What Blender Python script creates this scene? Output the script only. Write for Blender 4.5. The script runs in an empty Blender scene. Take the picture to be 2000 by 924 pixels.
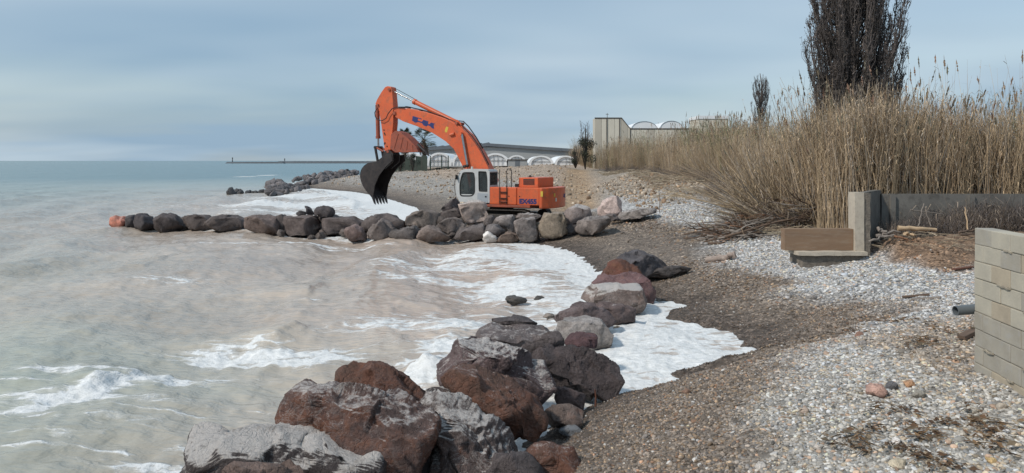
import bpy, bmesh, math, random
import numpy as np
from mathutils import Vector, Matrix, Euler

# ---------------------------------------------------------------- camera, sky, sun, exposure
scene = bpy.context.scene
COL = scene.collection
FPX, HC, HZ = 1444.0, 4.2, 314.0           # focal length in photo pixels, eye height, horizon row

cam_d = bpy.data.cameras.new('camera')
cam = bpy.data.objects.new('camera', cam_d)
COL.objects.link(cam)
cam.location = (0, 0, HC)
cam.rotation_euler = (math.radians(90), 0, 0)
cam_d.sensor_width = 36.0
cam_d.lens = 36.0 * FPX / 2000.0
cam_d.shift_y = -(462.0 - HZ) / 2000.0
cam_d.clip_start = 0.1
cam_d.clip_end = 40000
scene.camera = cam

SUN_DIR = Vector((-0.80, -0.50, 0.0)).normalized()   # horizontal direction towards the sun
SUN_EL = math.radians(44)
to_sun = Vector((SUN_DIR.x*math.cos(SUN_EL), SUN_DIR.y*math.cos(SUN_EL), math.sin(SUN_EL)))

world = bpy.data.worlds.new('World')
scene.world = world
world.use_nodes = True
wn, wl = world.node_tree.nodes, world.node_tree.links
wn.clear()
w_out = wn.new('ShaderNodeOutputWorld')
w_bg = wn.new('ShaderNodeBackground')
w_bg.inputs['Strength'].default_value = 0.105
w_sky = wn.new('ShaderNodeTexSky')
w_sky.sky_type = 'NISHITA'
w_sky.sun_disc = False
w_sky.sun_elevation = SUN_EL
w_sky.sun_rotation = math.atan2(to_sun.x, to_sun.y)
w_sky.air_density = 1.2
w_sky.dust_density = 0.9
w_sky.ozone_density = 2.0
w_tc = wn.new('ShaderNodeTexCoord')
w_sep = wn.new('ShaderNodeSeparateXYZ')
wl.new(w_tc.outputs['Generated'], w_sep.inputs[0])
w_zc = wn.new('ShaderNodeMath'); w_zc.operation = 'MAXIMUM'; w_zc.inputs[1].default_value = 0.0
wl.new(w_sep.outputs['Z'], w_zc.inputs[0])
w_za = wn.new('ShaderNodeMath'); w_za.operation = 'ADD'; w_za.inputs[1].default_value = 0.12
wl.new(w_zc.outputs[0], w_za.inputs[0])
w_dx = wn.new('ShaderNodeMath'); w_dx.operation = 'DIVIDE'
w_dy = wn.new('ShaderNodeMath'); w_dy.operation = 'DIVIDE'
wl.new(w_sep.outputs['X'], w_dx.inputs[0]); wl.new(w_za.outputs[0], w_dx.inputs[1])
wl.new(w_sep.outputs['Y'], w_dy.inputs[0]); wl.new(w_za.outputs[0], w_dy.inputs[1])
w_cmb = wn.new('ShaderNodeCombineXYZ')
wl.new(w_dx.outputs[0], w_cmb.inputs[0]); wl.new(w_dy.outputs[0], w_cmb.inputs[1])
w_map = wn.new('ShaderNodeMapping')
w_map.inputs['Location'].default_value = (3.1, 1.3, 0.0)
w_map.inputs['Rotation'].default_value = (0, 0, math.radians(-12))
w_map.inputs['Scale'].default_value = (0.34, 0.50, 1.0)
wl.new(w_cmb.outputs[0], w_map.inputs[0])
w_n1 = wn.new('ShaderNodeTexNoise')
w_n1.inputs['Scale'].default_value = 1.0
w_n1.inputs['Detail'].default_value = 5.0
w_n1.inputs['Roughness'].default_value = 0.48
w_n1.inputs['Distortion'].default_value = 0.5
wl.new(w_map.outputs[0], w_n1.inputs['Vector'])
w_r1 = wn.new('ShaderNodeValToRGB')                    # how much thin cloud veils the blue
w_r1.color_ramp.elements[0].position = 0.33; w_r1.color_ramp.elements[0].color = (0.62, 0.62, 0.62, 1)
w_r1.color_ramp.elements[1].position = 0.56; w_r1.color_ramp.elements[1].color = (0.93, 0.93, 0.93, 1)
wl.new(w_n1.outputs['Fac'], w_r1.inputs[0])
w_n2 = wn.new('ShaderNodeTexNoise')
w_n2.inputs['Scale'].default_value = 0.8
w_n2.inputs['Detail'].default_value = 3.0
wl.new(w_map.outputs[0], w_n2.inputs['Vector'])
w_cc = wn.new('ShaderNodeValToRGB')                    # colour of the veil, grey-blue to pale
w_cc.color_ramp.elements[0].position = 0.36; w_cc.color_ramp.elements[0].color = (2.4, 3.55, 4.75, 1)
w_cc.color_ramp.elements[1].position = 0.58; w_cc.color_ramp.elements[1].color = (4.0, 5.0, 5.85, 1)
wl.new(w_n2.outputs['Fac'], w_cc.inputs[0])
w_mix = wn.new('ShaderNodeMix'); w_mix.data_type = 'RGBA'
wl.new(w_r1.outputs[0], w_mix.inputs['Factor'])
wl.new(w_sky.outputs[0], w_mix.inputs[6]); wl.new(w_cc.outputs[0], w_mix.inputs[7])
wl.new(w_mix.outputs[2], w_bg.inputs['Color'])
wl.new(w_bg.outputs[0], w_out.inputs[0])

sun_d = bpy.data.lights.new('sun', 'SUN')
sun_d.energy = 2.6
sun_d.angle = math.radians(4.0)
sun_d.color = (1.0, 0.93, 0.84)
sun = bpy.data.objects.new('sun', sun_d)
COL.objects.link(sun)
sun.rotation_euler = to_sun.to_track_quat('Z', 'Y').to_euler()
sun.location = (-20, -20, 40)

scene.view_settings.view_transform = 'Standard'
scene.view_settings.look = 'None'
scene.view_settings.exposure = 0.22
scene.view_settings.gamma = 1.0
scene.render.engine = 'CYCLES'
scene.cycles.max_bounces = 6
scene.cycles.transparent_max_bounces = 12
scene.cycles.use_denoising = True

# ---------------------------------------------------------------- helpers
RNG = np.random.RandomState(11)
random.seed(5)

def px_at(px, py, Y):
    return Vector(((px-1000.0)/FPX*Y, Y, HC-(py-HZ)/FPX*Y))
def depth_for(py, z=0.0):
    return (HC-z)*FPX/(py-HZ)
def px_on(px, py, z=0.0):
    Y = depth_for(py, z)
    return Vector(((px-1000.0)/FPX*Y, Y, z))

_perm = np.random.RandomState(3).permutation(256)
_perm = np.concatenate([_perm, _perm, _perm]).astype(np.int64)
_grad = np.array([[1,1,0],[-1,1,0],[1,-1,0],[-1,-1,0],[1,0,1],[-1,0,1],[1,0,-1],[-1,0,-1],
                  [0,1,1],[0,-1,1],[0,1,-1],[0,-1,-1]], float)
def noise3(x, y, z=0.0):
    x, y, z = np.broadcast_arrays(np.asarray(x, float), np.asarray(y, float), np.asarray(z, float))
    xi, yi, zi = np.floor(x), np.floor(y), np.floor(z)
    xf, yf, zf = x-xi, y-yi, z-zi
    xi, yi, zi = (xi.astype(np.int64) & 255), (yi.astype(np.int64) & 255), (zi.astype(np.int64) & 255)
    u, v, w = [t*t*t*(t*(t*6-15)+10) for t in (xf, yf, zf)]
    def g(dx, dy, dz):
        h = _perm[_perm[_perm[(xi+dx) & 255]+((yi+dy) & 255)]+((zi+dz) & 255)] % 12
        gr = _grad[h]
        return gr[..., 0]*(xf-dx)+gr[..., 1]*(yf-dy)+gr[..., 2]*(zf-dz)
    def lerp(a, b, t): return a+(b-a)*t
    x00 = lerp(g(0,0,0), g(1,0,0), u); x10 = lerp(g(0,1,0), g(1,1,0), u)
    x01 = lerp(g(0,0,1), g(1,0,1), u); x11 = lerp(g(0,1,1), g(1,1,1), u)
    return lerp(lerp(x00, x10, v), lerp(x01, x11, v), w)
def fbm(x, y, z=0.0, octs=4, gain=0.5, lac=2.03, ridged=False):
    s, a, tot = 0.0, 1.0, 0.0
    for i in range(octs):
        n = noise3(np.asarray(x)*lac**i+17.3*i, np.asarray(y)*lac**i-9.1*i, np.asarray(z)*lac**i+4.7*i)
        if ridged: n = 1.0-2.2*np.abs(n)
        s = s+a*n; tot += a; a *= gain
    return s/tot
def smooth(e0, e1, x):
    t = np.clip((np.asarray(x, float)-e0)/(e1-e0), 0, 1)
    return t*t*(3-2*t)

def tag(o, label=None, cat=None, group=None, kind=None):
    if label: o['label'] = label
    if cat: o['category'] = cat
    if group: o['group'] = group
    if kind: o['kind'] = kind
    return o
def link(name, me, parent=None, mat=None, loc=None, rot=None):
    o = bpy.data.objects.new(name, me)
    COL.objects.link(o)
    if parent is not None: o.parent = parent
    if mat is not None and me is not None and len(me.materials) == 0: me.materials.append(mat)
    if loc is not None: o.location = loc
    if rot is not None: o.rotation_euler = rot
    return o
def empty(name, loc=(0,0,0), rz=0.0):
    o = bpy.data.objects.new(name, None)
    o.empty_display_size = 0.3
    COL.objects.link(o)
    o.location = loc; o.rotation_euler = (0, 0, rz)
    return o
def big_mesh(name, V, F, smooth_shade=True):
    """V (n,3) floats, F (m,k) ints with one k."""
    me = bpy.data.meshes.new(name)
    V = np.ascontiguousarray(V, np.float32); F = np.ascontiguousarray(F, np.int32)
    m, k = F.shape
    me.vertices.add(len(V)); me.vertices.foreach_set('co', V.ravel())
    me.loops.add(m*k); me.loops.foreach_set('vertex_index', F.ravel())
    me.polygons.add(m)
    me.polygons.foreach_set('loop_start', np.arange(0, m*k, k, dtype=np.int32))
    me.polygons.foreach_set('loop_total', np.full(m, k, np.int32))
    if smooth_shade: me.polygons.foreach_set('use_smooth', np.ones(m, bool))
    me.update(calc_edges=True)
    return me
def vattr(me, name, arr, typ='FLOAT'):
    a = me.attributes.new(name, typ, 'POINT')
    arr = np.ascontiguousarray(arr, np.float32)
    if typ == 'FLOAT': a.data.foreach_set('value', arr)
    elif typ == 'FLOAT_COLOR':
        if arr.shape[1] == 3: arr = np.hstack([arr, np.ones((len(arr), 1), np.float32)])
        a.data.foreach_set('color', np.ascontiguousarray(arr, np.float32).ravel())
    elif typ == 'FLOAT_VECTOR': a.data.foreach_set('vector', arr.ravel())
    return a

class MB:
    """collects shapes into one mesh"""
    def __init__(s): s.v = []; s.f = []; s.c = []; s.cur = None
    def add(s, V, F):
        n = len(s.v)
        s.v.extend([tuple(p) for p in V]); s.f.extend([tuple(i+n for i in f) for f in F])
        if s.cur is not None: s.c.extend([s.cur]*len(V))
        return s
    def box(s, x0, x1, y0, y1, z0, z1, M=None):
        V = [Vector(p) for p in ((x0,y0,z0),(x1,y0,z0),(x1,y1,z0),(x0,y1,z0),(x0,y0,z1),(x1,y0,z1),(x1,y1,z1),(x0,y1,z1))]
        if M is not None: V = [M @ p for p in V]
        return s.add(V, [(0,3,2,1),(4,5,6,7),(0,1,5,4),(1,2,6,5),(2,3,7,6),(3,0,4,7)])
    def prism(s, poly, w0, w1):
        """poly of (u,z) in the local x-z plane, extruded along y from w0 to w1"""
        a = sum(poly[i][0]*poly[(i+1) % len(poly)][1]-poly[(i+1) % len(poly)][0]*poly[i][1] for i in range(len(poly)))
        if a < 0: poly = poly[::-1]
        n = len(poly)
        if w0 > w1: w0, w1 = w1, w0
        V = [(p[0], w0, p[1]) for p in poly]+[(p[0], w1, p[1]) for p in poly]
        F = [tuple(range(n)), tuple(range(2*n-1, n-1, -1))]
        F += [(i, n+i, n+(i+1) % n, (i+1) % n) for i in range(n)]
        return s.add(V, F)
    def tube(s, pts, rads, sides=6, cap=True, aspect=1.0):
        pts = [Vector(p) for p in pts]
        if not hasattr(rads, '__len__'): rads = [rads]*len(pts)
        V, F = [], []
        prev = None
        for i, p in enumerate(pts):
            d = (pts[min(i+1, len(pts)-1)]-pts[max(i-1, 0)])
            if d.length < 1e-9: d = Vector((0, 0, 1))
            d.normalize()
            ref = prev if prev is not None else (Vector((1, 0, 0)) if abs(d.x) < 0.8 else Vector((0, 1, 0)))
            a = (ref-d*ref.dot(d))
            if a.length < 1e-6: a = d.orthogonal()
            a.normalize(); b = d.cross(a); prev = a
            for k in range(sides):
                t = 2*math.pi*k/sides
                V.append(p+a*math.cos(t)*rads[i]+b*math.sin(t)*rads[i]*aspect)
        for i in range(len(pts)-1):
            for k in range(sides):
                k2 = (k+1) % sides
                F.append((i*sides+k, i*sides+k2, (i+1)*sides+k2, (i+1)*sides+k))
        if cap:
            F.append(tuple(range(sides-1, -1, -1)))
            F.append(tuple((len(pts)-1)*sides+k for k in range(sides)))
        return s.add(V, F)
    def ring(s, c, R, r, axis='y', n=20, sides=6):
        pts = []
        for k in range(n+1):
            t = 2*math.pi*k/n
            pts.append(Vector(c)+(Vector((math.cos(t)*R, 0, math.sin(t)*R)) if axis == 'y' else Vector((math.cos(t)*R, math.sin(t)*R, 0))))
        return s.tube(pts, r, sides, cap=False)
    def mesh(s, name, smooth_shade=False, bevel=0.0, segs=2, auto=None):
        me = bpy.data.meshes.new(name)
        me.from_pydata(s.v, [], s.f)
        if bevel > 0:
            bm = bmesh.new(); bm.from_mesh(me)
            bmesh.ops.recalc_face_normals(bm, faces=bm.faces)
            es = [e for e in bm.edges if len(e.link_faces) == 2 and e.calc_face_angle(0) > math.radians(28)]
            bmesh.ops.bevel(bm, geom=es, offset=bevel, segments=segs, affect='EDGES', profile=0.6, clamp_overlap=True)
            bm.to_mesh(me); bm.free()
        if smooth_shade:
            me.polygons.foreach_set('use_smooth', [True]*len(me.polygons))
        if s.c and bevel <= 0:
            vattr(me, 'col', np.array(s.c), 'FLOAT_COLOR')
        me.update()
        if auto is not None:
            me.set_sharp_from_angle(angle=math.radians(auto))
        return me
    def build(s, name, mat, parent=None, smooth_shade=False, bevel=0.0, segs=2, auto=None, loc=None):
        me = s.mesh(name, smooth_shade, bevel, segs, auto)
        return link(name, me, parent, mat, loc)

# ---------------------------------------------------------------- materials
MATS = {}
def new_mat(name):
    m = bpy.data.materials.new(name); m.use_nodes = True
    nt = m.node_tree; nt.nodes.clear()
    out = nt.nodes.new('ShaderNodeOutputMaterial')
    b = nt.nodes.new('ShaderNodeBsdfPrincipled')
    nt.links.new(b.outputs[0], out.inputs[0])
    MATS[name] = m
    return m, nt, b, out
def N(nt, typ, **kw):
    n = nt.nodes.new(typ)
    for k, v in kw.items():
        if k.startswith('i_'):
            key = k[2:]
            key = int(key) if key.isdigit() else key
            n.inputs[key].default_value = v
        else: setattr(n, k, v)
    return n
def ramp(nt, src, stops):
    r = nt.nodes.new('ShaderNodeValToRGB')
    e = r.color_ramp.elements
    while len(e) < len(stops): e.new(0.5)
    for el, (p, c) in zip(e, stops):
        el.position = p
        el.color = (c, c, c, 1) if not hasattr(c, '__len__') else (*c[:3], 1)
    nt.links.new(src, r.inputs[0])
    return r.outputs[0]
def mixc(nt, fac, a, b, mode='MIX'):
    m = nt.nodes.new('ShaderNodeMix'); m.data_type = 'RGBA'; m.blend_type = mode
    for sock, val in ((m.inputs['Factor'], fac), (m.inputs[6], a), (m.inputs[7], b)):
        if isinstance(val, (int, float)): sock.default_value = val
        elif hasattr(val, '__len__'): sock.default_value = (*val[:3], 1)
        else: nt.links.new(val, sock)
    return m.outputs[2]
def mth(nt, op, a, b=None, clamp=False):
    m = nt.nodes.new('ShaderNodeMath'); m.operation = op; m.use_clamp = clamp
    for i, val in enumerate((a, b)):
        if val is None: continue
        if isinstance(val, (int, float)): m.inputs[i].default_value = val
        else: nt.links.new(val, m.inputs[i])
    return m.outputs[0]
def coords(nt, scale=(1,1,1), kind='Object', random_shift=False):
    tc = nt.nodes.new('ShaderNodeTexCoord')
    mp = nt.nodes.new('ShaderNodeMapping'); mp.inputs['Scale'].default_value = scale
    nt.links.new(tc.outputs[kind], mp.inputs[0])
    if random_shift:
        oi = nt.nodes.new('ShaderNodeObjectInfo')
        c = mth(nt, 'MULTIPLY', oi.outputs['Random'], 57.0)
        nt.links.new(c, mp.inputs['Location'])
    return mp.outputs[0]
def noise(nt, vec, scale, detail=4, rough=0.55, dist=0.0):
    n = N(nt, 'ShaderNodeTexNoise', i_Scale=scale, i_Detail=detail, i_Roughness=rough, i_Distortion=dist)
    nt.links.new(vec, n.inputs['Vector'])
    return n.outputs['Fac']
def bump(nt, bsdf, height, strength=0.4, dist=0.02, prev=None):
    b = N(nt, 'ShaderNodeBump', i_Strength=strength, i_Distance=dist)
    nt.links.new(height, b.inputs['Height'])
    if prev is not None: nt.links.new(prev, b.inputs['Normal'])
    nt.links.new(b.outputs[0], bsdf.inputs['Normal'])
    return b.outputs[0]
def simple(name, c1, c2=None, scale=3.0, rough=0.7, bmp=0.2, bscale=30.0, bdist=0.01, metal=0.0, spec=0.4, stretch=(1,1,1), shift=True, dirt=None, dirt_amt=0.5):
    m, nt, b, out = new_mat(name)
    v = coords(nt, stretch, random_shift=shift)
    c2 = c2 or tuple(x*0.75 for x in c1)
    n1 = noise(nt, v, scale, 5, 0.6)
    f = ramp(nt, n1, [(0.32, 0.0), (0.68, 1.0)])
    colr = mixc(nt, f, c1, c2)
    if dirt is not None:
        n2 = noise(nt, v, scale*2.7, 6, 0.7, 0.4)
        colr = mixc(nt, ramp(nt, n2, [(0.5, 0.0), (0.66, dirt_amt)]), colr, dirt)
    nt.links.new(colr, b.inputs['Base Color'])
    b.inputs['Roughness'].default_value = rough
    b.inputs['Metallic'].default_value = metal
    b.inputs['Specular IOR Level'].default_value = spec
    if bmp > 0: bump(nt, b, noise(nt, v, bscale, 5, 0.6), bmp, bdist)
    return m
def attr_mat(name, attr='col', kind='GEOMETRY', rough=0.8, var=0.25, vscale=8.0, trans=0.0):
    m, nt, b, out = new_mat(name)
    a = N(nt, 'ShaderNodeAttribute', attribute_name=attr, attribute_type=kind)
    v = coords(nt)
    n1 = noise(nt, v, vscale, 3)
    k = ramp(nt, n1, [(0.3, 1.0-var), (0.7, 1.0+var)])
    nt.links.new(mixc(nt, 1.0, a.outputs['Color'], k, 'MULTIPLY'), b.inputs['Base Color'])
    b.inputs['Roughness'].default_value = rough
    b.inputs['Specular IOR Level'].default_value = 0.25
    if trans: pass
    return m, nt, b
# ---------------------------------------------------------------- shape of the land
_SY = [-40, 0, 5, 9, 11.5, 12.6, 13.3, 13.8, 14.4, 15.1, 16.0, 16.6, 17.6, 18.6, 19.6, 20.3, 21.4, 22, 23, 25, 28, 31, 34.5, 37, 40, 43, 46, 50, 58, 66, 85, 100, 112, 125, 200, 400, 1000, 3000, 25000]
_SX = [-8, -3, -1.6, -0.7, 0.5, 1.3, 2.3, 3.5, 2.9, 4.2, 5.75, 5.0, 5.3, 4.7, 4.0, 4.2, 5.0, 4.3, 3.9, 3.5, 3.1, 2.9, 2.4, 1.2, -0.4, -2.0, -4.5, -5.5, -7.0, -8.6, -15, -22, -31, -37, -44, -60, -150, -500, -5000]
def shore(y): return np.interp(y, _SY, _SX)
def H(x, y, detail=True):
    x = np.asarray(x, float); y = np.asarray(y, float)
    d = x-shore(y)
    d = d+smooth(4, 10, y)*(0.16*noise3(x*0.9, y*0.9, 3.3)+0.16*noise3(x*2.3, y*2.3, 5.1)+0.08*noise3(x*5.1, y*5.1, 1.1))
    s = np.interp(y, [0, 5, 9, 14, 20, 30, 43, 60, 130, 400], [0.42, 0.42, 0.40, 0.30, 0.25, 0.21, 0.16, 0.12, 0.10, 0.06])
    up = 4.0*(1-np.exp(-s*np.maximum(d, 0)/4.0))
    dn = np.maximum(0.28*np.minimum(d, 0), -3.0)
    h = np.where(d > 0, up, dn)
    land = smooth(0.5, 4, d)
    # bank of rubble below the reeds
    h = h+0.95*np.exp(-((x-12.6)/2.6)**2)*smooth(40, 47, y)*(1-smooth(75, 95, y))
    h = h+0.25*np.exp(-((x-9.6)/1.4)**2)*smooth(34, 38, y)*(1-smooth(44, 50, y))
    # sunken track behind the digger
    h = h-0.35*np.exp(-((x-(4.0+0.085*(y-45)))/1.6)**2)*smooth(44, 50, y)*(1-smooth(105, 120, y))
    # berm before the tunnels and the raised ground behind
    h = h+(0.75+0.35*noise3(x*0.12, y*0.1, 1.0))*np.exp(-((y-122)/9.0)**2)*smooth(-34, -24, x)*(1-smooth(7, 12, x))
    h = h+0.5*smooth(128, 150, y)*smooth(-44, -30, x)
    # spoil bank in the concrete enclosure, ground at the block wall
    lim = 1.62+0.22*smooth(19.5, 21.5, y)*(1-smooth(22.3, 23.6, y))*smooth(10.9, 11.6, x)+0.10*smooth(26.0, 28.0, y)
    enc = smooth(10.0, 10.9, x)*smooth(17.5, 19.5, y)*(1-smooth(34, 44, y))
    h = h*(1-enc)+enc*(lim-0.25*np.log1p(np.exp(np.clip((lim-h)/0.25, -30, 30))))
    h = h+0.30*smooth(11.0, 11.7, x)*smooth(19.6, 21.2, y)*(1-smooth(23.0, 24.6, y))
    h = h-0.16*smooth(3.6, 5.0, x)*(1-smooth(9.0, 10.5, y))
    # scour below the broken footing
    h = h-0.10*np.exp(-((x-9.6)/1.0)**2-((y-22.0)/0.8)**2)
    if detail:
        near = 1-smooth(30, 70, y)
        h = h+land*near*(0.05*noise3(x*0.7, y*0.7, 8.0)+0.03*noise3(x*1.9, y*1.9, 2.0)+0.016*noise3(x*5.5, y*5.5, 2.7))
        h = h+land*smooth(30, 60, y)*(0.24*fbm(x*0.25, y*0.16, 6.0, 4)+0.10*fbm(x*1.1, y*0.6, 3.0, 3))
        bank = smooth(8, 10.5, x)*smooth(38, 46, y)*(1-smooth(90, 120, y))
        h = h+bank*(0.22*fbm(x*0.8, y*0.6, 1.0, 4, ridged=False))
        soil = smooth(10.9, 11.6, x)*smooth(18.5, 20.5, y)*(1-smooth(26.5, 28, y))
        h = h+soil*0.16*fbm(x*2.2, y*2.2, 4.0, 4)
    return h

def zone_colour(x, y):
    """base colour of the beach surface by material: wet gravel, dry shingle, soil, track"""
    d = x-shore(y)
    n1 = noise3(x*0.35, y*0.35, 9.0); n2 = noise3(x*1.1, y*1.1, 4.0)
    wet = np.array([0.104, 0.083, 0.068]); gravel = np.array([0.185, 0.150, 0.120]); dry = np.array([0.40, 0.395, 0.385])
    dr = np.interp(y, [5, 8, 12, 16, 22, 26, 32, 40, 50], [3.3, 3.5, 3.9, 3.7, 3.0, 3.8, 5.6, 7.5, 8.5])
    f1 = smooth(0.3, 2.2, d+0.5*n2)
    f2 = smooth(-0.8, 0.9, d-dr+1.0*n1+0.5*n2)
    nearf = 1-smooth(8.0, 14.0, y+0.8*n2)                       # browner mixed shingle close by
    dryc = dry[None, :]*(1-0.75*nearf[:, None])+np.array([0.325, 0.305, 0.270])[None, :]*0.75*nearf[:, None]
    c = wet[None, :]*(1-f1[:, None])+gravel[None, :]*f1[:, None]
    c = c*(1-f2[:, None])+dryc*f2[:, None]
    def put(c, col, m): return c*(1-m[:, None])+np.array(col)[None, :]*m[:, None]
    # far beach
    fb = smooth(50, 62, y)
    c = put(c, (0.32, 0.295, 0.265), fb*smooth(2, 8, d))
    c = put(c, (0.36, 0.285, 0.22), fb*smooth(15, 24, d+5*n1))
    # rubble bank, dirt track, litter under the reeds, soil
    c = put(c, (0.30, 0.255, 0.205), smooth(8.5, 10.5, x+n1)*smooth(41, 46, y)*(1-smooth(115, 130, y)))
    tr = np.exp(-((x-(4.0+0.085*(y-45)))/1.9)**2)*smooth(45, 50, y)*(1-smooth(112, 125, y))
    c = put(c, (0.34, 0.24, 0.15), np.clip(tr*1.3, 0, 1))
    rl = np.interp(y, [20, 26, 30, 38, 50, 65, 85, 110, 140, 200], [99, 12.4, 12.6, 12.6, 14, 15.5, 16, 16, 15, 12])
    c = put(c, (0.13, 0.10, 0.07), smooth(-0.6, 0.6, x-rl))
    soil = smooth(10.7, 11.5, x+0.4*n2)*smooth(18.2, 20.0, y+0.8*n2)*(1-smooth(27, 29, y))
    c = put(c, (0.20, 0.125, 0.075), soil*0.95)
    soil2 = smooth(5.0, 5.4, x)*smooth(8.2, 9.0, y)*(1-smooth(11, 13.5, y))
    c = put(c, (0.22, 0.165, 0.115), soil2*0.6)
    return c

# ---------------------------------------------------------------- ground sheet
def rows(segs, y0):
    out = [y0]; y = y0
    for lim, step in segs:
        while y < lim:
            y = y+step(y); out.append(y)
    return np.array(out)
yr = rows([(4, lambda y: 0.25), (60, lambda y: max(0.05, 0.0095*y)), (300, lambda y: 0.02*y), (24000, lambda y: 0.16*y)], -12.0)
tt = np.concatenate([np.linspace(-1.2, -0.35, 110, endpoint=False), np.linspace(-0.35, 0.95, 440, endpoint=False), np.linspace(0.95, 1.6, 50)])
TT, YY = np.meshgrid(tt, yr)
XX = TT*(np.maximum(YY, 0)+5.0)
gx, gy = XX.ravel(), YY.ravel()
gz = H(gx, gy)
G_Y, G_T, G_Z = yr.copy(), tt.copy(), gz.reshape(XX.shape)
def H1(x, y):
    y = float(np.clip(y, G_Y[0], G_Y[-2])); i = int(np.searchsorted(G_Y, y, 'right')-1); f = (y-G_Y[i])/(G_Y[i+1]-G_Y[i])
    def row(j):
        t = x/(max(G_Y[j], 0)+5.0); return float(np.interp(t, G_T, G_Z[j]))
    return row(i)*(1-f)+row(i+1)*f
nr, nc = XX.shape
ii = (np.arange(nr-1)[:, None]*nc+np.arange(nc-1)[None, :]).ravel()
GF = np.stack([ii, ii+1, ii+nc+1, ii+nc], 1)
GF = GF[(gz[GF].max(1) > -2.9) | (gy[GF].min(1) < 60)]
me = big_mesh('ground', np.stack([gx, gy, gz], 1), GF)
vattr(me, 'col', zone_colour(gx, gy), 'FLOAT_COLOR')
m, nt, b, out = new_mat('shingle_ground')
a = N(nt, 'ShaderNodeAttribute', attribute_name='col')
v = coords(nt)
vor = N(nt, 'ShaderNodeTexVoronoi', i_Scale=16.0); nt.links.new(v, vor.inputs['Vector'])
vor2 = N(nt, 'ShaderNodeTexVoronoi', i_Scale=5.0); nt.links.new(v, vor2.inputs['Vector'])
sep = N(nt, 'ShaderNodeSeparateColor'); nt.links.new(vor.outputs['Color'], sep.inputs[0])
sep2 = N(nt, 'ShaderNodeSeparateColor'); nt.links.new(vor2.outputs['Color'], sep2.inputs[0])
k1 = ramp(nt, sep.outputs[0], [(0.0, 0.45), (0.7, 1.0), (1.0, 1.75)])
k2 = ramp(nt, sep2.outputs[0], [(0.0, 0.72), (1.0, 1.3)])
k3 = ramp(nt, noise(nt, v, 0.5, 6, 0.65), [(0.3, 0.8), (0.7, 1.2)])
c1 = mixc(nt, 1.0, a.outputs['Color'], k1, 'MULTIPLY')
c1 = mixc(nt, 1.0, c1, k2, 'MULTIPLY'); c1 = mixc(nt, 1.0, c1, k3, 'MULTIPLY')
nt.links.new(c1, b.inputs['Base Color'])
b.inputs['Roughness'].default_value = 0.75
b.inputs['Specular IOR Level'].default_value = 0.3
hgt = mth(nt, 'ADD', mth(nt, 'MULTIPLY', vor.outputs['Distance'], -0.8), noise(nt, v, 40, 4))
bump(nt, b, hgt, 0.7, 0.03)
g = link('ground', me, None, m); tag(g, kind='structure')

# ---------------------------------------------------------------- sea
_jy = [(-24.5, 45.8), (-18, 45.0), (-12.5, 41.6), (-6.5, 39.4), (-1.0, 39.3), (2.5, 37.5)]   # seaward foot of the far jetty
_ROCKY = [8, 9.5, 11, 13, 15, 17, 19, 21, 24, 26]
_ROCKX = [-2.4, -1.2, 0.0, 1.2, 1.5, 2.1, 2.9, 3.3, 4.0, 4.4]
yr = rows([(60, lambda y: max(0.035, 0.0078*y)), (300, lambda y: 0.014*y), (26000, lambda y: 0.07*y)], 3.0)
tt = np.concatenate([np.linspace(-1.35, -0.75, 60, endpoint=False), np.linspace(-0.75, 0.42, 560)])
TT, YY = np.meshgrid(tt, yr)
XX = TT*(YY+4.0)
wx, wy = XX.ravel(), YY.ravel()
nr, nc = XX.shape
ii = (np.arange(nr-1)[:, None]*nc+np.arange(nc-1)[None, :]).ravel()
WF = np.stack([ii, ii+1, ii+nc+1, ii+nc], 1)
hb = H(wx, wy, detail=False)
keep = hb[WF].min(1) < 0.12
WF = WF[keep]
used = np.zeros(len(wx), bool); used[WF.ravel()] = True
remap = np.cumsum(used)-1
wx, wy, hb = wx[used], wy[used], hb[used]
WF = remap[WF]
d = wx-shore(wy)
att = np.clip(-d/5.0, 0.04, 1.0)*smooth(3, 7, wy)
warp = noise3(wx*0.09, wy*0.07, 0.3)*2.2
far = 1-smooth(60, 160, wy)
z = att*far*(0.15*np.sin(2*np.pi*(wx*0.98+wy*0.22)/6.8+warp*2.0+1.0)+0.05*np.sin(2*np.pi*(wx*0.9-wy*0.30)/3.9+warp*3))
z += att*far*(0.13*noise3(wx*0.33, wy*0.22, 2.0)+0.085*noise3(wx*0.8+warp, wy*0.55, 7.0)+0.065*noise3(wx*1.7, wy*1.3, 11.0)+0.032*noise3(wx*3.7, wy*3.0, 13.0))
z += smooth(60, 160, wy)*0.25*fbm(wx*0.06, wy*0.03, 5.0, 3)*(1-smooth(600, 1500, wy))
foam = np.zeros_like(wx)
# travelling bores: (polyline in Y -> X, height)
def bore(ys, xs, A, y0, y1, back=2.2, front=0.16, foamy=0.0):
    global z, foam
    xb = np.interp(wy, ys, xs)+0.28*noise3(wy*0.9, wx*0.0, 3.0)+0.12*noise3(wy*2.7, wx*0.0, 8.0)
    dd = wx-xb
    win = smooth(y0, y0+1.5, wy)*(1-smooth(y1-2.0, y1, wy))
    prof = np.where(dd < 0, np.exp(np.minimum(dd, 0)/back), np.exp(-(np.maximum(dd, 0)/front)**2))
    prof = prof*np.clip(0.5+1.1*noise3(wy*0.6, 0.0, 5.0)+0.5*noise3(wy*1.7, wx*0.4, 2.0), 0, 0.85)
    z = z+A*win*prof
    if foamy: foam = np.maximum(foam, foamy*win*np.exp(-((dd-0.15)/0.55)**2))
bore([12.5, 13.6, 14.2, 16.1, 18, 20.8, 23.2, 26.8], [-5.6, -5.45, -5.3, -5.5, -5.4, -5.75, -6.5, -6.8], 0.22, 16.0, 28.5, 2.4, 0.22)
bore([17.0, 19.5], [-5.2, -5.0], 0.14, 14.2, 19.5, 1.4, 0.3, 0.0)
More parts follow.
